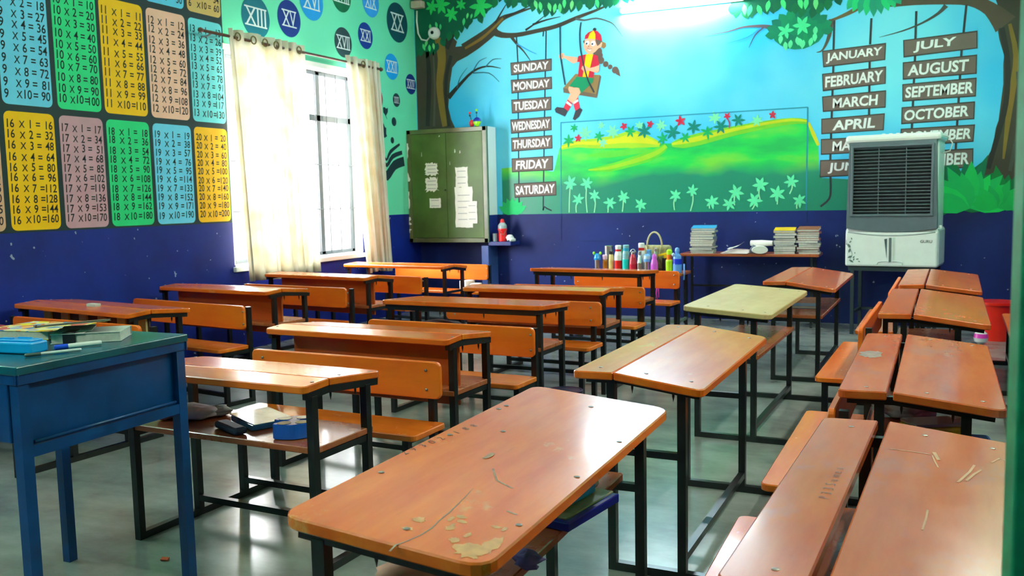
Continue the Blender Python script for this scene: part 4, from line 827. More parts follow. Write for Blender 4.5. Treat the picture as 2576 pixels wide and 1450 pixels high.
# ------------------------------------------------------------------ things on the desks and shelves
def cushion(m, c, d, mt, seed, M=None, nu=14, nv=10, lump=.12):
    """soft crumpled lump"""
    rnd = random.Random(seed); ph = [rnd.uniform(0, 6.28) for _ in range(6)]; vs_ = []
    for i in range(nv + 1):
        b_ = -PI / 2 + PI * i / nv
        for j in range(nu):
            a = 2 * PI * j / nu; k = 1 + lump * (math.sin(3 * a + ph[0]) * math.cos(2 * b_ + ph[1]) + .7 * math.sin(5 * a + ph[2] + 3 * b_) + .5 * math.cos(7 * b_ + ph[3]))
            x = abs(math.cos(b_)) ** .6; vs_.append((c[0] + d[0] / 2 * x * math.cos(a) * k, c[1] + d[1] / 2 * x * math.sin(a) * k, c[2] + d[2] / 2 * (math.sin(b_) * (1 + lump * math.sin(2 * a + ph[4])))))
    zmin = min(v[2] for v in vs_); vs_ = [(x, y, max(z, c[2] - d[2] / 2)) for x, y, z in vs_]
    fs = [(i * nu + j, i * nu + (j + 1) % nu, (i + 1) * nu + (j + 1) % nu, (i + 1) * nu + j) for i in range(nv) for j in range(nu)]
    m.add(vs_, fs, mt, True, M)
SZ = .516
CL = mat('cloth_mauve_grey', (238, 214, 222), .9, var=.3, scale=14)
m = MB(); cushion(m, (0, 0, .028), (.26, .15, .056), CL, 3, lump=.16); cushion(m, (-.10, -.02, .032), (.11, .12, .062), mat('cloth_pink', (236, 190, 204), .9, var=.2), 5, lump=.2); cushion(m, (.09, .05, .022), (.12, .10, .044), mat('cloth_pale', (200, 206, 204), .9, var=.15), 8, lump=.2)
tag(m.build('crumpled_cloth', loc=(-2.93, 2.955, SZ), rotz=.2), 'crumpled mauve and white cloth on the shelf of the nearest left desk', 'cloth')
o = empty('pencil_box', (-2.31, 2.875, SZ), math.radians(35)); tag(o, 'blue butterfly-shaped pencil box with yellow circles on the desk shelf', 'pencil case')
PB = mat('pencil_box_blue', (22, 96, 206), .25, var=.08); PYL = mat('pencil_box_yellow', (170, 150, 30), .4, var=.2); PTE = mat('pencil_box_teal', (120, 176, 186), .2, var=.2)
def wing(cx, cy, n=28): return [(cx + .062 * math.cos(a) * (1 + .28 * math.cos(2 * a)), cy + .042 * math.sin(a)) for a in [2 * PI * k / n for k in range(n)]]
m = MB(); m.slab(wing(0, -.05), lambda a, b_: .062, .061, PB, .003); m.build('wing', o)
m = MB(); m.slab(wing(0, .045), lambda a, b_: .058, .057, PB, .003); m.box((0, 0, .028), (.03, .06, .055), PB, bev=.004); m.build('wing', o)
m = MB()
for cx in (-.035, .035): m.lathe((cx, -.05, .0625), [(.027, 0), (.027, .001)], PYL, 16); m.lathe((cx, .045, .0585), [(.027, 0), (.027, .001)], PTE, 16)
m.build('wing_spots', o)
PLS = mat('clear_plastic_blue', (150, 196, 222), .08, var=.25, scale=18)
o = empty('folder', (-2.575, 2.985, SZ), math.radians(-28)); tag(o, 'shiny blue plastic covered book lying under the pencil box', 'book')
m = MB(); m.box((0, 0, .012), (.24, .17, .022), mat('folder_blue', (60, 120, 186), .15, var=.4, scale=10), bev=.003); m.build('pages', o)
m = MB(); m.box((-.01, .01, .026), (.25, .18, .004), PLS, bev=.001, rot=(0, .02, .05)); m.build('cover', o)
m = MB(); m.box((0, 0, .016), (.20, .06, .030), mat('dark_pouch', (60, 66, 92), .6, var=.2), bev=.012)
tag(m.build('pencil_pouch', loc=(-2.60, 2.83, SZ), rotz=-.42), 'dark grey pencil pouch in front of the blue book on the shelf', 'pencil case')
m = MB(); m.box((0, 0, .011), (.10, .045, .022), mat('eraser_grey', (190, 196, 194), .6), bev=.004)
tag(m.build('board_eraser', loc=(-5.19, 4.39, .768), rotz=-.1), 'small grey eraser lying on the slatted desk by the navy wall', 'eraser')
m = MB(); m.box((0, 0, .055), (.10, .16, .11), PAGE, bev=.006); tag(m.build('paper_packet', loc=(-4.74, 9.06, .421), rotz=-.2), 'white paper packet on the rear bench seat by the window', 'packet')
m = MB(); m.box((0, 0, .04), (.10, .14, .08), PAGE, bev=.01); tag(m.build('paper_packet', loc=(-4.62, 9.04, .421), rotz=.1), 'smaller white packet right of the first on the rear bench seat', 'packet')
# clutter on the shelf of the foreground desk
o = empty('book', (-.965, 2.44, SZ), math.radians(80)); tag(o, 'blue covered exercise book sticking out of the foreground desk shelf', 'book')
m = MB(); m.box((0, 0, .014), (.30, .20, .026), mat('cover_navy_blue', (8, 30, 150), .25, var=.1), bev=.003); m.build('cover', o)
m = MB(); m.box((.01, .01, .029), (.28, .18, .006), mat('book_label_yellow', (150, 150, 110), .4, var=.3), bev=.001); m.build('label_strip', o)
m = MB(); m.box((0, 0, .016), (.20, .13, .030), mat('cover_sky_blue', (40, 150, 230), .2, var=.15), bev=.004); tag(m.build('book', loc=(-.985, 2.45, SZ + .034), rotz=1.4), 'light blue book on top of the navy book in the foreground desk shelf', 'book')
m = MB(); cushion(m, (0, 0, .045), (.14, .11, .09), mat('plastic_bag_clear', (186, 196, 196), .15, var=.3, scale=12), 21, lump=.2); tag(m.build('plastic_bag', loc=(-1.0, 2.655, SZ)), 'crumpled clear plastic bag at the far end of the foreground desk shelf', 'bag')
m = MB(); cushion(m, (0, 0, .02), (.07, .06, .04), mat('cloth_violet', (96, 84, 150), .85, var=.2), 23, lump=.25); tag(m.build('cloth', loc=(-.905, 2.02, SZ)), 'violet cloth hanging from the near end of the foreground desk shelf', 'cloth')
m = MB(); cushion(m, (0, 0, .04), (.20, .12, .08), mat('pouch_skin_pink', (216, 158, 140), .7, var=.1), 25, lump=.12); tag(m.build('pouch', loc=(-1.10, 1.78, SZ), rotz=.6), 'pale pink pouch under the front edge of the foreground desk', 'pouch')
# clutter on the shelf of the second right-hand desk
o = empty('lunch_box', (.03, 3.66, SZ), .5); tag(o, 'yellow and white lunch box on the cluttered right-hand desk shelf', 'lunch box')
m = MB(); m.box((0, 0, .03), (.20, .13, .06), mat('lunch_yellow', (206, 190, 20), .35), bev=.012); m.build('body', o)
m = MB(); m.box((0, 0, .066), (.19, .12, .014), mat('lunch_lid', (150, 158, 160), .3), bev=.005); m.build('lid', o)
m = MB(); cushion(m, (0, 0, .04), (.20, .16, .08), mat('plastic_bag_grey', (150, 156, 164), .2, var=.4, scale=16), 31, lump=.22); tag(m.build('plastic_bag', loc=(-.06, 3.98, SZ)), 'grey plastic bag on the cluttered right-hand desk shelf', 'bag')
m = MB(); m.box((0, 0, .025), (.16, .20, .05), mat('pouch_green', (14, 84, 60), .5), bev=.015); tag(m.build('pencil_pouch', loc=(.02, 3.45, SZ), rotz=.3), 'dark green pouch in front of the yellow lunch box', 'pencil case')
m = MB(); m.box((0, 0, .03), (.09, .12, .06), mat('pouch_blue', (20, 70, 170), .4), bev=.012); tag(m.build('pencil_pouch', loc=(.175, 3.50, SZ), rotz=.1), 'blue pouch right of the dark green pouch', 'pencil case')
o = book('book', 'pale blue book lying on the shelf of the rearmost right-centre desk', 'book', (-.93, 7.62, SZ + .001), (.28, .20, .02), .1, (90, 150, 190))
m = MB(); cushion(m, (0, 0, .05), (.34, .22, .10), mat('bag_maroon', (96, 22, 26), .7, var=.2), 41, lump=.15)
tag(m.build('school_bag', loc=(-3.05, 5.42, SZ + .001)), 'dark red soft bag on the shelf of the third middle desk', 'bag')
M_ORG = mat('paper_scrap_orange', (216, 100, 50), .8)
m = MB(); m.box((0, 0, .004), (.03, .02, .006), M_ORG, rot=(.2, .1, .4)); tag(m.build('paper_scrap', loc=[(-2.816, 2.646)][0] + (.001,)), 'tiny orange paper scrap on the grey floor', 'scrap')
# basin and bucket
NV = mat('basin_navy', (14, 16, 52), .3, var=.1)
def tub(name, label, cat, loc, r0, r1, h, mt, rim=.012, handle=False):
    o = empty(name, loc); tag(o, label, cat)
    m = MB(); m.lathe((0, 0, 0), [(r0, 0), (r1, h), (r1 + rim, h), (r1 + rim, h - .025), (r1 + rim * .4, h - .025)], mt, 32); 
    m.lathe((0, 0, 0), [(r1 - .004, h), (r0 - .004, .006), (0.0, .006)], mt, 32); m.build('body', o)
    if handle:
        m = MB(); m.tube([((r1 + .012) * math.cos(a), .015 - .05 * math.sin(a), h - .02 - .10 * math.sin(a)) for a in [PI * k / 10 for k in range(11)]], .004, M_STEEL, 6); m.build('handle', o)
    return o
tub('basin', 'dark navy plastic basin on the floor behind the foreground desk', 'basin', (-2.055, 5.22, 0), .085, .10, .24, NV)
tub('bucket', 'red plastic bucket on the floor at the right', 'bucket', (.62, 9.72, 0), .135, .175, .37, mat('bucket_red', (226, 34, 14), .35, var=.06), handle=False)
m = MB(); m.lathe((0, 0, 0), [(.02, 0), (.055, .025), (.062, .06, WP), (.055, .10, mat('ball_pink', (230, 70, 190), .3)), (.03, .122), (.002, .128)], WP, 18); tag(m.build('ball', loc=(.47, 9.40, .0)), 'pink and white ball on the floor left of the red bucket', 'ball')
# ------------------------------------------------------------------ curtains on their rod
def curtain_mat():
    m, nt, b = nmat('curtain_cream'); N, L = nt.nodes, nt.links
    out = [n for n in N if n.type == 'OUTPUT_MATERIAL'][0]
    tc = N.new('ShaderNodeTexCoord'); nz = N.new('ShaderNodeTexNoise'); nz.inputs['Scale'].default_value = 5; nz.inputs['Detail'].default_value = 5; L.new(tc.outputs['Object'], nz.inputs['Vector'])
    r = N.new('ShaderNodeValToRGB'); r.color_ramp.elements[0].position = .35; r.color_ramp.elements[0].color = lin((246, 242, 230)); r.color_ramp.elements[1].position = .75; r.color_ramp.elements[1].color = lin((234, 222, 194)); L.new(nz.outputs['Fac'], r.inputs['Fac'])
    L.new(r.outputs[0], b.inputs['Base Color']); b.inputs['Roughness'].default_value = .85
    t = N.new('ShaderNodeBsdfTranslucent'); L.new(r.outputs[0], t.inputs['Color'])
    x = N.new('ShaderNodeMixShader'); x.inputs[0].default_value = .27; L.new(b.outputs[0], x.inputs[1]); L.new(t.outputs[0], x.inputs[2]); L.new(x.outputs[0], out.inputs['Surface']); return m
M_CUR = curtain_mat(); M_GRM = mat('grommet_brass', (120, 104, 60), .4, metal=.7); M_RODC = mat('rod_brown', (104, 72, 64), .4, metal=.2)
XC, ZR = -6.03, 3.025
def curtain(label, yt0, yt1, yb0, yb1, zb, waves, gather, grom, seed):
    rnd = random.Random(seed); root = empty('curtain', (XC, (yt0 + yt1) / 2, ZR)); tag(root, label, 'curtain', 'cream grommet curtains')
    nu, nv = 22 * waves, 22; vs_ = []
    ph = rnd.uniform(0, 6)
    for j in range(nv + 1):
        t = j / nv; z = ZR + .075 + (zb - ZR - .075) * t
        for i in range(nu + 1):
            u = i / nu
            # folds pressed together over the gathered stretch
            g0, g1 = gather; w = u
            k = math.sin(2 * PI * waves * (w + .05 * math.sin(3 * PI * w))) 
            dense = 1.0 if g0 < u < g1 else 0.0
            uu = u - .5 * (g1 - g0) * min(max((u - g0) / (g1 - g0), 0), 1) * .45; uu = uu / (1 - .5 * (g1 - g0) * .45)
            y = (yt0 + (yt1 - yt0) * uu) * (1 - t) + (yb0 + (yb1 - yb0) * uu) * t
            amp = .032 + .012 * t + .01 * math.sin(5 * u + ph) * t
            x = amp * k + .008 * math.sin(9 * u * PI + 4 * t + ph) * t
            vs_.append((XC + max(x, -.075), y + .010 * math.sin(4 * PI * waves * u + ph) * (1 + t), z + .012 * math.sin(7 * u + ph) * t))
    W_ = nu + 1
    fs = [(j * W_ + i, j * W_ + i + 1, (j + 1) * W_ + i + 1, (j + 1) * W_ + i) for j in range(nv) for i in range(nu)]
    c0 = Vector((XC, (yt0 + yt1) / 2, ZR)); m = MB(); m.add([Vector(p) - c0 for p in vs_], fs, M_CUR, True); o = m.build('cloth', root)
    md = o.modifiers.new('thickness', 'SOLIDIFY'); md.thickness = .0025
    for gy in grom:
        m = MB(); m.tube([(.052 + 0 * a, gy - (yt0 + yt1) / 2 + .036 * math.cos(a), .036 * math.sin(a)) for a in [2 * PI * k / 14 for k in range(14)]], .007, M_GRM, 6, closed=True); m.build('grommet', root)
    return root
curtain('wide cream curtain drawn over the left half of the window', 6.80, 7.95, 6.93, 8.06, .68, 7, (.52, .80), (6.88, 7.10, 7.27, 7.44, 7.80), 1)
curtain('narrow cream curtain gathered at the right end of the rod', 8.70, 9.40, 9.00, 9.55, .60, 5, (.45, .95), (8.98,), 2)
o = empty('curtain_rod', (XC, 6.46, ZR)); tag(o, 'thin brown curtain rod above the window', 'curtain rod')
m = MB(); m.tube([(0, 0, 0), (0, 2.96, 0)], .014, M_RODC, 10); m.build('rod', o)
for yy in (-.01, 2.97):
    m = MB(); m.lathe((0, yy, -.025), [(.004, 0), (.024, .012), (.028, .025), (.024, .038), (.004, .05)], M_RODC, 12); m.build('finial', o)
for yy in (.12, 2.86):
    m = MB(); m.tube([(-.118, yy, -.03), (-.05, yy, -.03), (0, yy, -.012)], .009, mat('bracket_grey', (150, 160, 170), .4), 8); m.build('bracket', o)

# ------------------------------------------------------------------ corner cupboard, ledge and the things on it
M_OLV = mat('cupboard_olive', (72, 98, 38), .42, var=.25, scale=3, spec=.35); M_OLVF = mat('cupboard_frame_olive', (86, 92, 50), .3, var=.25, scale=5)
M_NAVY = mat('navy_wall_paint', (22, 40, 112), .4, var=.15)
cx0, cx1, cy, cz0, cz1 = XL + .003, -5.005, 10.17, .90, 2.345
M_SIDE = wall_paint('cupboard_side_paint', (214, 228, 228), (226, 236, 236), (20, 40, 116), (24, 46, 124), 1.243, chips=False)
cb = empty('wall_cupboard', ((cx0 + cx1) / 2, cy, cz0)); tag(cb, 'olive green two-door cupboard built into the back left corner', 'cupboard')
hw, hd, hh = (cx1 - cx0) / 2, (YB - cy), cz1 - cz0
m = MB(); m.box((0, .02 + (hd - .025) / 2, hh / 2), (2 * hw, hd - .025, hh), M_SIDE); m.build('body', cb)
m = MB(); fw_ = .055
for c, d in (((0, .008, hh - fw_ / 2), (2 * hw, .03, fw_)), ((0, .008, fw_ / 2), (2 * hw, .03, fw_)), ((-hw + fw_ / 2, .008, hh / 2), (fw_, .03, hh)), ((hw - fw_ / 2, .008, hh / 2), (fw_, .03, hh))): m.box(c, d, M_OLVF, bev=.004)
m.build('door_frame', cb)
for s in (-1, 1):
    m = MB(); m.box((s * (hw - fw_) / 2, .006, hh / 2), (hw - fw_ - .004, .018, hh - 2 * fw_ - .006), M_OLV, bev=.003); dd = m.build('door', cb)
    if s < 0: m = MB(); m.lathe((-.022, -.004, .66), [(.010, 0), (.013, .006), (.004, .02)], mat('lock_dark', (20, 24, 20), .5), 10); m.build('lock', dd)
m = MB(); m.box((hw + .006, .004, hh / 2), (.012, .03, hh), mat('cupboard_edge_green', (24, 80, 52), .4)); m.build('side_strip', cb)
# peeled paint along the left edge
random.seed(2); M_PEEL = mat('peeled_plaster', (214, 218, 210), .8)
for z, h_ in ((.28, .10), (.55, .22), (.85, .12), (1.18, .2), (.15, .05)):
    pts = [(-hw + .004 + random.uniform(0, .035), -.0115, z + h_ * (k / 6 - .5)) for k in range(7)]
    m = MB(); m.add([(-hw + .002, -.0115, z - h_ / 2)] + pts + [(-hw + .002, -.0115, z + h_ / 2)], [tuple(range(9))], M_PEEL); m.build('peeled_patch', cb)
for x, z, w, h_ in ((.12, 1.13, .018, .05), (.19, 1.12, .02, .04), (-.10, 1.34, .02, .02), (-.36, 1.10, .008, .06), (.05, .98, .006, .05)):
    m = MB(); m.add([(x, -.0035, z), (x + w, -.0035, z + .01), (x + w * .7, -.0035, z + h_), (x + w * .2, -.0035, z + h_ * .9)], [(0, 1, 2, 3)], M_PEEL); m.build('peeled_patch', cb)
def notice(label, x, z, w, h_, torn, seed, layer=0, lines=3):
    rnd = random.Random(seed); n = 8; out = []
    for (a, b_) in (((0, 0), (1, 0)), ((1, 0), (1, 1)), ((1, 1), (0, 1)), ((0, 1), (0, 0))):
        for k in range(n):
            t = k / n; out.append(((a[0] + (b_[0] - a[0]) * t) * w + rnd.uniform(-torn, torn), (a[1] + (b_[1] - a[1]) * t) * h_ + rnd.uniform(-torn, torn)))
    y0 = cy - .006 - .0025 * layer; m = MB(); k = len(out)
    m.add([(p[0], 0, p[1]) for p in out] + [(p[0], .0012, p[1]) for p in out], [tuple(range(k)), tuple(reversed(range(k, 2 * k)))] + [(i, (i + 1) % k, k + (i + 1) % k, k + i) for i in range(k)], PAGE)
    GL = mat('print_grey', (150, 156, 164), .8)
    for q in range(lines): m.add([(w * .15, -.0004, h_ * (.2 + .6 * q / max(1, lines - 1)) - .004), (w * .85, -.0004, h_ * (.2 + .6 * q / max(1, lines - 1)) - .004), (w * .85, -.0004, h_ * (.2 + .6 * q / max(1, lines - 1)) + .004), (w * .15, -.0004, h_ * (.2 + .6 * q / max(1, lines - 1)) + .004)], [(0, 1, 2, 3)], GL)
    tag(m.build('paper_notice', loc=(x, y0, z)), label, 'paper', 'papers stuck on the cupboard doors')
notice('torn white paper highest on the left cupboard door', -5.88, 1.765, .18, .15, .016, 1)
notice('torn white paper second from top on the left cupboard door', -5.885, 1.56, .18, .16, .022, 2)
notice('small square white notice lowest on the left cupboard door', -5.835, 1.345, .165, .12, .004, 3, lines=2)
notice('upright white sheet highest on the right cupboard door', -5.445, 1.60, .17, .25, .006, 4)
notice('tall white sheet lowest on the right cupboard door', -5.46, 1.09, .25, .51, .005, 5, 1, 5)
notice('white sheet overlapping the right edge of the tall sheet', -5.29, 1.14, .14, .28, .003, 6, 2, 3)
# ledge and pillar
m = MB(); m.box((-4.855, 10.31, .885), (.31, .275, .05), M_NAVY, bev=.006); tag(m.build('wall_ledge'), 'navy painted wall ledge right of the cupboard', 'shelf', kind='structure')
m = MB(); m.box((-5.06, 10.31, .43), (.10, .275, .86), mat('pillar_blue', (58, 84, 150), .4, var=.12), bev=.006); tag(m.build('trim_1'), 'narrow blue pillar under the right end of the cupboard', 'pillar', kind='structure')
RD = mat('flask_red', (216, 30, 34), .3); GRY = mat('flask_grey', (150, 162, 166), .3); LGRY = mat('cup_grey', (120, 140, 148), .4)
o = empty('water_flask', (-4.855, 10.27, .911)); tag(o, 'red flask with a grey dome top on the ledge', 'flask')
m = MB(); m.lathe((0, 0, 0), [(.05, 0), (.052, .005), (.052, .13), (.058, .14), (.058, .16)], RD, 20); m.build('body', o)
m = MB(); m.lathe((0, 0, .16), [(.056, 0), (.055, .04), (.03, .075), (.03, .082, RD), (.02, .115, RD), (.012, .12, RD)], GRY, 20); m.build('cap', o)
m = MB(); m.tube([(-.03, -.048, .15), (0, -.06, .10), (.035, -.045, .08), (.055, -.01, .14)], .006, mat('strap_brown', (160, 90, 80), .6), 6); m.build('strap', o)
m = MB(); m.lathe((0, 0, 0), [(.032, 0), (.036, .1), (.033, .1), (.030, .006), (0, .006)], LGRY, 18); tag(m.build('cup', loc=(-4.95, 10.245, .911)), 'grey tumbler left of the red flask on the ledge', 'cup')
m = MB(); cushion(m, (0, 0, .04), (.085, .11, .075), mat('rag_white', (214, 220, 218), .9), 51, lump=.2); cushion(m, (.04, -.02, .02), (.06, .10, .05), mat('rag_white', (214, 220, 218), .9), 52, lump=.25)
tag(m.build('rag', loc=(-4.745, 10.25, .911)), 'white rag heaped right of the red flask on the ledge', 'cloth')
# toy on the cupboard
o = empty('toy_ornament', (-5.205, 10.26, cz1 + .001)); tag(o, 'small toy ornament with two bug heads and bobbing antennae on the cupboard', 'toy')
LG_ = mat('toy_lime', (150, 226, 20), .35); NVT = mat('toy_navy', (20, 40, 150), .35); BLKT = mat('toy_black', (20, 24, 30), .4)
m = MB(); m.lathe((0, 0, 0), [(.06, 0), (.06, .006), (.05, .01)], BLKT, 16, sx=1.3, sy=.6); m.build('base', o)
m = MB(); m.lathe((.035, 0, .008), [(.022, 0), (.046, .03), (.056, .06), (.05, .085, NVT), (.03, .105, NVT), (.008, .115, NVT)], LG_, 18, sy=.6); m.build('bug_body', o)
m = MB(); m.lathe((-.045, .01, .008), [(.018, 0), (.036, .03), (.034, .06), (.014, .085)], RD, 16, sy=.6); m.build('bug_body', o)
for xx, zz, xt, c in ((.03, .12, .03, LG_), (-.045, .09, -.065, RD)):
    m = MB(); m.tube([(xx, 0, zz), (xt, 0, zz + .075)], .004, BLKT, 6); m.lathe((xt, 0, zz + .072), [(.003, 0), (.016, .012), (.016, .022), (.003, .034)], c, 10); m.lathe((xt, 0, zz + .045), [(.004, 0), (.012, .008), (.012, .016), (.004, .024)], BLKT, 10); m.build('antenna', o)

# ------------------------------------------------------------------ wall fittings: tube light, camera, conduit box
M_TUBE = mat('tube_glow', (244, 252, 255), .5, var=0, emit=120.0)
M_TUBE2 = mat('added_tube_glow_warm', (255, 246, 232), .5, var=0, emit=155.0)  # stronger glow for tubes added out of view
def tube_light(label, loc, rz, glow=M_TUBE):
    o = empty('tube_light', loc, rz); tag(o, label, 'lamp', 'fluorescent tube lights')
    m = MB(); m.box((0, -.016, 0), (1.42, .030, .055), WP, bev=.006); m.build('batten', o)
    m = MB()
    for s in (-1, 1): m.box((s * .70, -.052, 0), (.022, .045, .045), WP, bev=.004)
    m.build('lamp_holders', o)
    m = MB(); m.tube([(-.69, -.062, 0), (.69, -.062, 0)], .014, glow, 12); m.build('tube', o)
    return o
tube_light('glaring tube light on the mural wall', (-2.62, YB, 3.60), 0)
tube_light('added tube light high on the right wall, outside the view', (XR, 4.2, 3.55), -PI / 2, M_TUBE2)  # unseen lamp added to light the left wall and desks
tube_light('second added tube light high on the right wall toward the back, outside the view', (XR, 7.4, 3.55), -PI / 2, M_TUBE2)  # another unseen lamp, added to brighten the left wall
tube_light('added tube light high on the front wall, outside the view', (-2.9, YF, 3.55), PI, M_TUBE2)  # unseen lamp added behind the camera as fill
tube_light('added tube light high on the left wall near the front, outside the view', (XL, 2.2, 3.6), PI / 2)  # unseen lamp added for more light at the front
o = empty('security_camera', (-5.84, YB, 3.585)); tag(o, 'round white security camera on the painted tree', 'camera')
R_ = Matrix.Rotation(PI / 2, 4, 'X')
m = MB(); m.lathe((0, 0, 0), [(.075, 0), (.078, .01), (.075, .05), (.062, .075), (.05, .078)], WP, 24, M=R_); m.build('housing', o)
m = MB(); m.lathe((0, 0, .078), [(.022, 0), (.022, .004), (.012, .006)], mat('lens_black', (12, 14, 18), .1), 16, M=R_); m.build('lens', o)
m = MB(); m.tube([(-.06, -.012, -.03), (-.12, -.012, -.08), (-.20, -.012, -.06), (-.245, -.012, .02), (-.262, -.012, .18), (-.255, -.012, .31)], .011, WP, 8); m.build('cable', o)
m = MB(); m.box((0, -.05, 0), (.16, .10, .09), mat('box_beige', (196, 180, 164), .5), bev=.01); m.lathe((-.02, -.05, .045), [(.05, 0), (.045, .05), (.02, .06)], mat('box_grey', (110, 110, 110), .5), 14)
tag(m.build('junction_box', loc=(-6.055, YB - .002, 3.96)), 'beige junction box in the top corner above the security camera', 'box')

# ------------------------------------------------------------------ book table against the back wall
bt2 = empty('book_table', (-1.775, 10.18, 0)); tag(bt2, 'long narrow wooden table with thin metal legs under the mural', 'table')
m = MB(); m.slab(rrect(-.755, -.20, .735, .20, .03), lambda a, b_: .79, .030, W_SHELF, .004); m.build('table_top', bt2)
for u in (-.70, .66):
    for v in (-.17, .17):
        m = MB(); m.bar((u, v, 0), (u, v, .76), .026, M_BLK); m.build('leg', bt2)
    m = MB(); m.bar((u, -.17, .12), (u, .17, .12), .024, M_BLK); m.build('side_rail', bt2)
m = MB(); m.bar((-.70, .17, .40), (.66, .17, .40), .022, M_BLK); m.build('back_rail', bt2)
def stack(x, y, z, n, cols_, top, glabel, gname, toplabel, seed, w=.235, d=.17, hs=(.018, .03)):
    rnd = random.Random(seed); zz = z
    for k in range(n):
        h_ = rnd.uniform(*hs); last = k == n - 1
        c = top if last else rnd.choice(cols_)
        bw = w * rnd.uniform(.94, 1.02)
        book('book', toplabel if last else glabel, 'book', (x + rnd.uniform(-.012, .012), y + rnd.uniform(-.012, .012), zz + (.0145 if last else 0)), (bw, d, h_), rnd.uniform(-.07, .07) + (PI if rnd.random() < .5 and not last else 0), c, gname, tilt=(.17, 0) if last else None)
        zz += h_ + .0008
GC = [(170, 176, 178), (150, 162, 170), (190, 186, 176), (120, 136, 150), (176, 170, 160)]
stack(-2.285, 10.10, .7908, 12, GC, (60, 160, 216), 'grey-edged book in the left stack, below the light blue cover', 'books in the left stack', 'light blue book on top of the left stack', 1, w=.26)
stack(-1.395, 10.10, .7908, 10, GC + [(60, 90, 140)], (246, 200, 10), 'grey-edged book in the middle stack, below the yellow cover', 'books in the middle stack', 'yellow book on top of the middle stack', 2, w=.225)
stack(-1.155, 10.10, .7908, 11, GC + [(196, 120, 110)], (160, 100, 66), 'grey-edged book in the right stack, below the brown cover', 'books in the right stack', 'brown book on top of the right stack', 3, w=.225)
PKP = mat('paper_pinkish', (226, 200, 206), .7, var=.12, scale=30)
o = empty('paper_pile', (-1.90, 10.08, .791), .05); tag(o, 'loose fanned white papers lying on the book table', 'paper')
m = MB()
for k in range(6): m.box((.006 * k - .01, .003 * k, .006 + .007 * k), (.30 - .02 * k, .21 - .012 * k, .0065), PKP if k % 2 else PAGE, rot=(0, .015 * k, .10 * k - .2))
m.build('sheets', o)
m = MB()
q_ = [(-.11 + .02 * i, .05 + .06 * (i / 7) ** 2 * (1 if i < 5 else .8)) for i in range(9)]
m.add([(a, -.06, z) for a, z in q_] + [(a + .01, .07, z + .012) for a, z in q_], [(i, i + 1, 9 + i + 1, 9 + i) for i in range(8)], PAGE, True); sh = m.build('curled_sheet', o); sd = sh.modifiers.new('thickness', 'SOLIDIFY'); sd.thickness = .001
o = empty('rolled_papers', (-1.665, 10.04, .791), .25); tag(o, 'rolled and folded white papers left of the middle book stack', 'paper')
m = MB(); m.lathe((0, 0, 0), [(.066, -.11), (.070, 0), (.066, .11)], PAGE, 18, sx=1.25, sy=.62, M=Matrix.Translation((0, 0, .046)) @ Matrix.Rotation(PI / 2, 4, 'X') @ Matrix.Rotation(0, 4, 'Z')); m.build('roll', o)
m = MB(); m.lathe((0, 0, 0), [(.03, -.12), (.034, 0), (.028, .12)], PAGE, 14, M=Matrix.Translation((.03, .03, .112)) @ Matrix.Rotation(1.2, 4, 'Z') @ Matrix.Rotation(PI / 2, 4, 'X')); m.build('roll', o)
m = MB(); m.box((-.07, -.05, .055), (.05, .012, .09), mat('paper_clip_grey', (120, 130, 150), .4), rot=(.4, .5, .2), bev=.003); m.build('fold', o)

# ------------------------------------------------------------------ low table with the water bottles and the bag
lt = empty('low_table', (-2.92, 9.63, 0)); tag(lt, 'low wooden table behind the rear bench, crowded with water bottles', 'table')
TZ = .615
m = MB(); m.slab(rrect(-.56, -.21, .56, .21, .03), lambda a, b_: TZ, .03, W_SHELF, .004); m.build('table_top', lt)
M_GRN = mat('rail_grey_green', (92, 112, 100), .4, var=.2)
for u in (-.51, .51):
    for v in (-.17, .17): m = MB(); m.bar((u, v, 0), (u, v, TZ - .03), .028, M_BLK); m.build('leg', lt)
    m = MB(); m.bar((u, -.17, .09), (u, .17, .09), .026, M_GRN); m.build('side_rail', lt)
m = MB(); m.bar((-.51, -.17, .09), (.51, -.17, .09), .03, M_GRN); m.build('front_rail', lt)
def pl_(n, c, r=.28, metal=0): return mat('bottle_' + n, c, r, metal=metal, var=.05)
SIL = pl_('steel', (190, 194, 194), .22, .85)
def bottle(label, px, y, prof, cap, r=None, extra=None):
    """px: room x of its axis"""
    o = empty('water_bottle', (px, y, TZ + .001)); tag(o, label, 'bottle', 'bottles and flasks on the low table')
    prof = [(q[0] * .75,) + tuple(q[1:]) for q in prof]; cap = [(q[0] * .75,) + tuple(q[1:]) for q in cap]
    m = MB(); m.lathe((0, 0, 0), prof, prof[0][2], 20); m.build('body', o)
    m = MB(); m.lathe((0, 0, 0), cap, cap[0][2], 18); m.build('cap', o)
    if extra: extra(o)
    return o
BX = lambda px, y: None
def bx(px, y):
    return px
B1 = [(-3.335, 0.674), (-3.247, 0.675), (-3.182, 0.675), (-3.095, 0.677), (-3.008, 0.678), (-2.922, 0.679), (-2.845, 0.680), (-2.765, 0.681), (-2.681, 0.682), (-2.518, 0.684), (-2.427, 0.685)]
def X(i): return B1[i][0]
CY = pl_('cyan', (30, 150, 226)); LIM = pl_('lime', (150, 226, 30)); PNK = pl_('pale_pink', (226, 186, 214)); AMB = pl_('amber', (170, 100, 20)); CRM = pl_('cream', (216, 200, 130)); BLKC = pl_('black', (34, 36, 40))
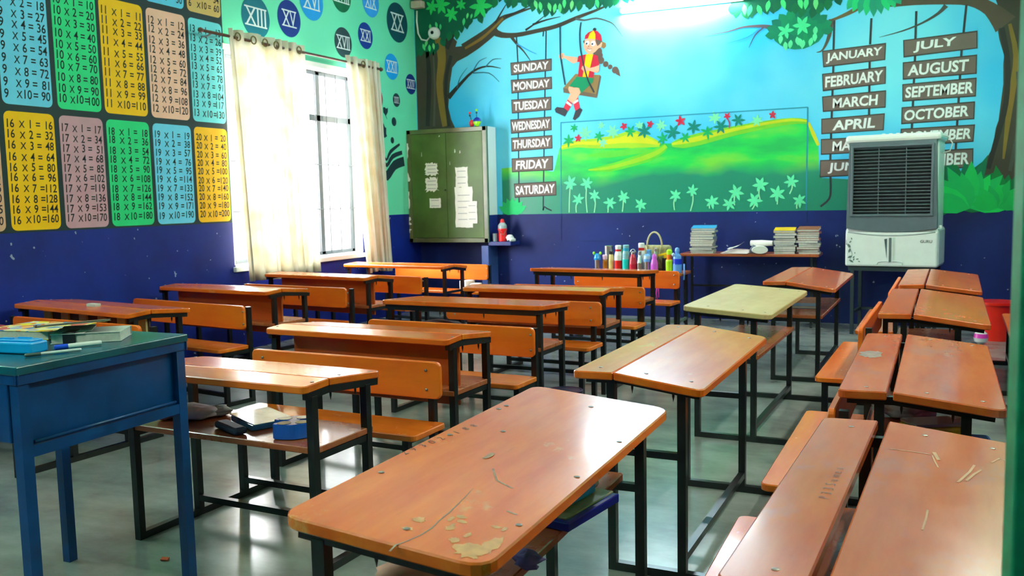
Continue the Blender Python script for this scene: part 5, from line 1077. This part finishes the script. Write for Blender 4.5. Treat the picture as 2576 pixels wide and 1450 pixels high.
WHT = pl_('white', (232, 234, 234)); REDB = pl_('red', (216, 30, 30)); TEA = pl_('teal', (10, 206, 200)); TCL = pl_('clear_teal', (130, 186, 196), .12); SKB = pl_('sky', (40, 170, 214)); CRI = pl_('crimson', (186, 24, 56)); LBL = pl_('light_blue', (110, 176, 240)); PUR = pl_('orchid', (206, 90, 216)); YEL_ = pl_('yellow', (240, 206, 20)); ORG = pl_('orange', (240, 120, 20)); LMG = pl_('lime_green', (176, 226, 30)); DBL = pl_('royal', (14, 50, 206)); CBL = pl_('cornflower', (100, 160, 236))
def ears(o):
    m = MB()
    for s in (-1, 1): m.lathe((s * .038, 0, .185), [(.004, 0), (.014, .015), (.012, .03), (.003, .036)], LIM, 10)
    m.build('ears', o)
bottle('small steel bottle with a blue lid and lime ears, leftmost on the low table', X(0), 9.50, [(.036, 0, SIL), (.038, .004, SIL), (.038, .13, SIL)], [(.046, .13, CY), (.050, .15, CY), (.036, .185, CY), (.02, .20, CY)], extra=ears)
bottle('small amber bottle with a pale pink lid', X(1) - .005, 9.52, [(.034, 0, AMB), (.036, .005, AMB), (.036, .12, AMB), (.03, .135, AMB)], [(.036, .135, PNK), (.037, .18, PNK), (.028, .187, PNK)])
bottle('cream bottle with a black screw cap', X(2), 9.53, [(.038, 0, CRM), (.040, .005, CRM), (.040, .12, CRM), (.034, .17, CRM), (.030, .19, CRM)], [(.032, .19, BLKC), (.034, .225, BLKC), (.02, .232, BLKC)])
bottle('large white bottle with a red lower half and red neck band', X(3), 9.52, [(.055, 0, REDB), (.058, .006, REDB), (.058, .125, REDB), (.060, .13, WHT), (.058, .18, WHT), (.046, .215, WHT), (.042, .225, WHT), (.043, .232, REDB), (.043, .248, REDB)], [(.044, .248, WHT), (.046, .285, WHT), (.038, .292, WHT)])
bottle('large clear bottle with a teal lower half and blue cap', X(4), 9.52, [(.055, 0, TEA), (.058, .006, TEA), (.058, .14, TEA), (.056, .145, TCL), (.052, .20, TCL), (.044, .23, TCL)], [(.042, .225, SKB), (.044, .262, SKB), (.046, .29, TCL), (.036, .298, TCL)])
def hoop(o):
    m = MB(); m.tube([(.03 * math.cos(a) - .0, 0, .205 + .045 * math.sin(a)) for a in [PI * k / 8 for k in range(9)]], .006, SIL, 6); m.build('carry_loop', o)
bottle('crimson tapered flask with a steel carry loop', X(5), 9.50, [(.054, 0, CRI), (.057, .006, CRI), (.056, .09, CRI), (.044, .16, CRI), (.028, .195, CRI)], [(.028, .195, SIL), (.028, .22, SIL), (.02, .226, SIL)], extra=hoop)
bottle('white bottle with a red neck band behind the crimson flask', X(5) + .06, 9.62, [(.055, 0, WHT), (.058, .006, WHT), (.058, .19, WHT), (.045, .23, WHT), (.044, .245, REDB), (.044, .26, REDB)], [(.045, .26, WHT), (.046, .305, WHT), (.038, .312, WHT)])
bottle('slim polished steel bottle with a narrow neck', X(6), 9.50, [(.042, 0, SIL), (.045, .006, SIL), (.043, .10, SIL), (.028, .165, SIL), (.022, .185, SIL)], [(.025, .185, SIL), (.026, .225, SIL), (.02, .23, SIL)])
bottle('light blue bottle behind the slim steel bottle', X(6) + .068, 9.615, [(.05, 0, LBL), (.052, .006, LBL), (.052, .16, LBL), (.04, .20, LBL)], [(.036, .20, LBL), (.036, .235, LBL), (.02, .24, LBL)])
bottle('small steel bottle with a pale blue domed lid', X(7), 9.50, [(.036, 0, SIL), (.038, .004, SIL), (.038, .115, SIL)], [(.048, .115, LBL), (.050, .145, LBL), (.042, .18, pl_('pale_lid', (160, 190, 214))), (.02, .198, LBL)])
bottle('thin steel bottle standing in front of the bag', X(7) + .075, 9.58, [(.03, 0, SIL), (.032, .005, SIL), (.030, .16, SIL), (.022, .22, SIL)], [(.024, .22, SIL), (.025, .255, SIL), (.018, .26, SIL)])
bottle('orchid pink bottle leaning cap', X(8), 9.49, [(.050, 0, PUR), (.054, .006, PUR), (.052, .09, PUR), (.040, .14, PUR)], [(.034, .14, PUR), (.032, .175, PUR), (.018, .20, PUR)])
bottle('black flask with a yellow flip cap', X(8) + .092, 9.61, [(.050, 0, BLKC), (.052, .006, BLKC), (.052, .15, BLKC)], [(.030, .15, YEL_), (.030, .175, YEL_), (.022, .182, YEL_)], extra=lambda o: MB().box((-.02, 0, .19), (.12, .04, .025), YEL_, rot=(0, -.25, 0), bev=.006).build('flip_lid', o))
bottle('lime green bottle with an orange collar', X(9), 9.50, [(.048, 0, LMG), (.052, .006, LMG), (.052, .125, LMG), (.046, .14, LMG), (.038, .145, ORG), (.038, .195, ORG)], [(.040, .195, LMG), (.040, .235, LMG), (.024, .25, LMG)])
bottle('blue bottle with dark blue band and bulb spout, rightmost', X(10) - .005, 9.50, [(.060, 0, CBL), (.064, .006, CBL), (.064, .09, CBL), (.062, .10, DBL), (.060, .15, DBL), (.055, .18, CBL), (.03, .205, CBL)], [(.028, .205, CBL), (.034, .235, CBL), (.028, .262, CBL), (.01, .27, CBL)], extra=lambda o: MB().lathe((-.030, -.045, .175), [(.004, 0), (.018, .014), (.018, .028), (.004, .042)], pl_('pale', (176, 206, 240)), 12).build('spout_ball', o))
bottle('tall ribbed steel flask at the back left', X(0) + .075, 9.68, [(.062, 0, SIL), (.064, .006, SIL), (.064, .255, SIL)], [(.066, .255, SIL), (.066, .275, SIL), (.05, .28, SIL)])
bottle('dark topped flask beside the tall steel flask', X(0) + .20, 9.70, [(.05, 0, pl_('mint', (60, 170, 130))), (.052, .006, pl_('mint', (60, 170, 130))), (.052, .24, pl_('mint', (60, 170, 130)))], [(.054, .24, BLKC), (.054, .275, BLKC), (.04, .28, BLKC)])
o = empty('hand_bag', (-2.735, 9.765, TZ + .001), -.05); tag(o, 'olive patterned handbag with one arched handle behind the bottles', 'bag')
BG = mat('bag_canvas_olive', (168, 162, 116), .8, var=.35, scale=26); BGH = mat('bag_handle_tan', (190, 178, 138), .6, var=.1)
m = MB(); m.box((0, 0, .14), (.33, .13, .28), BG, bev=.03, taper=.9); m.build('body', o)
m = MB(); m.tube([(.085 * math.cos(a) - .01, -.03, .27 + .155 * math.sin(a)) for a in [PI * k / 14 for k in range(15)]], .010, BGH, 8); m.build('handle', o)
m = MB()
for s in (-1, 1): m.tube([(s * .085 - .01, -.067, .275), (s * .06 - .01, -.069, .18), (s * .10 - .01, -.069, .06)], .008, BGH, 6)
m.build('straps', o)
m = MB(); m.tube([(0, 0, 0), (.006, -.01, -.10), (-.004, -.008, -.2), (.004, 0, -.26)], .006, mat('ribbon_pink', (236, 60, 170), .5), 6); m.tube([(.02, 0, 0), (.018, -.01, -.12), (.024, -.008, -.24)], .005, mat('ribbon_pink', (236, 60, 170), .5), 6)
tag(m.build('bottle_strap', loc=(-2.63, 9.405, TZ - .02)), 'pink bottle strap hanging below the low table', 'strap')
m = MB(); m.tube([(0, 0, 0), (.004, -.008, -.08), (0, -.004, -.17)], .008, CBL, 6); tag(m.build('bottle_strap', loc=(-2.345, 9.45, TZ + .10)), 'light blue strap hanging at the right end of the low table', 'strap')

# ------------------------------------------------------------------ air cooler on its stand
CW, CD, CH = .86, .52, 1.30
co = empty('air_cooler', (-.335, 9.60, .69), math.radians(-7)); tag(co, 'large grey and white air cooler on a metal stand under the month boards', 'air cooler')
CWH = mat('cooler_white', (222, 232, 230), .3, var=.03); CGR = mat('cooler_charcoal', (84, 98, 108), .35, var=.06); CGD = mat('cooler_grille_dark', (78, 94, 100), .4, var=.1); CBK = mat('cooler_inside', (20, 28, 32), .7)
m = MB(); m.box((0, CD / 2 + .02, .195), (CW, CD - .02, .39), CWH, bev=.03)
m.build('water_tank', co)
m = MB(); m.box((0, .03, .18), (CW - .012, .05, .345), CWH, bev=.018); m.tube([(-CW / 2 + .03, -.002 - .02 * (1 - (2 * t - 1) ** 2) + .012, .325 - .03 * (1 - (2 * t - 1) ** 2)) if False else (-CW / 2 + .03 + (CW - .06) * t, .006, .350 - .035 * (1 - (2 * t - 1) ** 2)) for t in [k / 12 for k in range(13)]], .006, mat('seam_grey', (150, 164, 166), .5), 6); m.build('tank_front', co)
m = MB(); m.box((0, CD / 2 + .03, .80), (CW - .04, CD - .06, .90), CWH, bev=.02); m.build('side_panels', co)
# charcoal front with curved lower edge
m = MB(); n = 12; x0, x1, zt_ = -CW / 2 + .015, CW / 2 - .015, 1.235
bot = [(x0 + (x1 - x0) * k / n, .385 - .035 * (1 - (2 * k / n - 1) ** 2)) for k in range(n + 1)]
gx, gz0, gz1 = .365, .515, 1.19
outl = bot + [(x1 - .02, zt_), (x0 + .02, zt_)]
def prism(m, pts, y0, y1, mt):
    k = len(pts); m.add([(p[0], y0, p[1]) for p in pts] + [(p[0], y1, p[1]) for p in pts], [tuple(range(k)), tuple(reversed(range(k, 2 * k)))] + [(i, k + i, k + (i + 1) % k, (i + 1) % k) for i in range(k)], mt)
for pts in (bot + [(x1, gz0), (x0, gz0)], [(x0, gz0), (-gx, gz0), (-gx, gz1), (x0 + .018, gz1)], [(gx, gz0), (x1, gz0), (x1 - .018, gz1), (gx, gz1)], [(x0 + .018, gz1), (x1 - .018, gz1), (x1 - .02, zt_), (x0 + .02, zt_)]): prism(m, pts, .0, .06, CGR)
m.build('front_shell', co)
m = MB(); m.box((0, .055, (gz0 + gz1) / 2), (2 * gx, .006, gz1 - gz0), CBK); m.build('grille_back', co)
m = MB()
for c, d in (((0, -.004, gz1), (2 * gx + .03, .022, .024)), ((0, -.004, gz0), (2 * gx + .03, .022, .024)), ((-gx, -.004, (gz0 + gz1) / 2), (.024, .022, gz1 - gz0)), ((gx, -.004, (gz0 + gz1) / 2), (.024, .022, gz1 - gz0))): m.box(c, d, CGR, bev=.006)
m.build('grille_frame', co)
ns = 20
for k in range(ns):
    m = MB(); z = gz0 + .03 + (gz1 - gz0 - .055) * k / (ns - 1); m.box((0, .012, z), (2 * gx - .02, .032, .007), CGD, rot=(-.5, 0, 0)); m.build('louvre', co)
for xx in (-.12, .13):
    m = MB(); m.box((xx, .008, (gz0 + gz1) / 2), (.008, .012, gz1 - gz0 - .02), CGD); m.build('grille_rib', co)
m = MB(); m.box((0, CD / 2, 1.265), (CW + .01, CD + .02, .075), CWH, bev=.028); m.build('top_cover', co)
m = MB()
for k in range(4): m.box((-.10 + .065 * k, CD * .25, 1.308), (.03, .03, .014), CWH, bev=.004)
m.build('top_knobs', co)
m = MB(); m.box((0, -.001, .175), (.022, .012, .235), mat('gauge_dark', (96, 108, 112), .25), bev=.003); m.box((-.018, .002, .175), (.012, .01, .25), CWH); m.box((.018, .002, .175), (.012, .01, .25), CWH); m.build('water_gauge', co)
m = MB(); m.add([(-.056, .0035, .28), (-.030, .0035, .285), (-.032, .0035, .09)], [(0, 2, 1)], mat('gauge_wedge', (70, 84, 92), .4)); m.build('gauge_wedge', co)
m = MB(); m.tube([(-.12, .002, .03), (-.11, .002, .055), (-.05, .002, .062), (.06, .002, .062), (.11, .002, .055), (.115, .002, .03)], .004, CWH, 6); m.build('tray_lip', co)
vs_, fs, a0, a1, b0, b1 = text_mesh('GURU', .012, 0)
m = MB(); m.add([(.27 + .105 * (a - a0) / (a1 - a0), .0035, .245 + .028 * (q - b0) / (b1 - b0)) for a, q in vs_], fs, mat('logo_grey', (70, 80, 86), .4)); m.build('logo', co)
m = MB(); FL = mat('decal_grey_green', (84, 112, 108), .5); random.seed(6)
def decal(c, ln, w, a):
    pts = [(c[0] + u * ln * math.cos(a) - v * w * math.sin(a), .0035, c[1] + u * ln * math.sin(a) + v * w * math.cos(a)) for u, v in ((0, 0), (.4, .5), (.8, .35), (1, 0), (.8, -.35), (.4, -.5))]; m.add(pts, [tuple(range(6))], FL)
for x, z, ln, a in ((-.39, .14, .05, 1.2), (-.37, .19, .05, 2.2), (-.385, .24, .03, .8), (-.36, .27, .025, 1.8), (-.40, .09, .05, .4), (-.38, .07, .045, -.6), (-.35, .085, .03, .9), (-.32, .075, .03, .2), (-.33, .13, .02, 1.5), (-.30, .06, .025, -.4), (-.41, .22, .015, 2), (-.345, .06, .03, 1.2)): decal((x, z), ln, ln * .45, a)
prev = None
for k in range(10):
    t = k / 9; q = (-.385 + .03 * math.sin(5 * t), .06 + .21 * t)
    if prev: m.add([(prev[0] - .002, .0036, prev[1]), (prev[0] + .002, .0036, prev[1]), (q[0] + .002, .0036, q[1]), (q[0] - .002, .0036, q[1])], [(0, 1, 2, 3)], FL)
    prev = q
m.build('flower_decal', co)
m = MB(); m.tube([(CW / 2 - .02, .12, 1.28), (CW / 2 + .05, .11, 1.26), (CW / 2 + .09, .10, 1.19), (CW / 2 + .07, .10, 1.12), (CW / 2 - .005, .12, 1.10)], .006, mat('cable_pale', (206, 214, 214), .5), 8); m.build('cable', co)
m = MB(); m.lathe((CW / 2 + .012, .03, .385), [(.014, 0), (.016, .02), (.01, .03)], CWH, 10); m.build('drain_knob', co)
st = empty('cooler_stand', (-.335, 9.60, 0), math.radians(-7)); tag(st, 'dark metal stand carrying the air cooler', 'stand')
MS = mat('stand_dark_steel', (46, 58, 66), .4, metal=.3)
for xx in (-.36, .36):
    for yy in (.06, .46): m = MB(); m.bar((xx, yy, 0), (xx, yy, .65), .034, MS); m.build('leg', st)
    m = MB(); m.bar((xx, .06, .22), (xx, .46, .22), .028, MS); m.build('side_rail', st)
m = MB()
for yy in (.06, .46): m.bar((-.40, yy, .668), (.40, yy, .668), .038, MS)
for xx in (-.36, .36): m.bar((xx, .06, .668), (xx, .46, .668), .036, MS)
m.build('top_frame', st)
m = MB(); m.bar((-.36, .46, .22), (.36, .46, .22), .028, MS); m.build('back_rail', st)
bpy.context.view_layer.update()
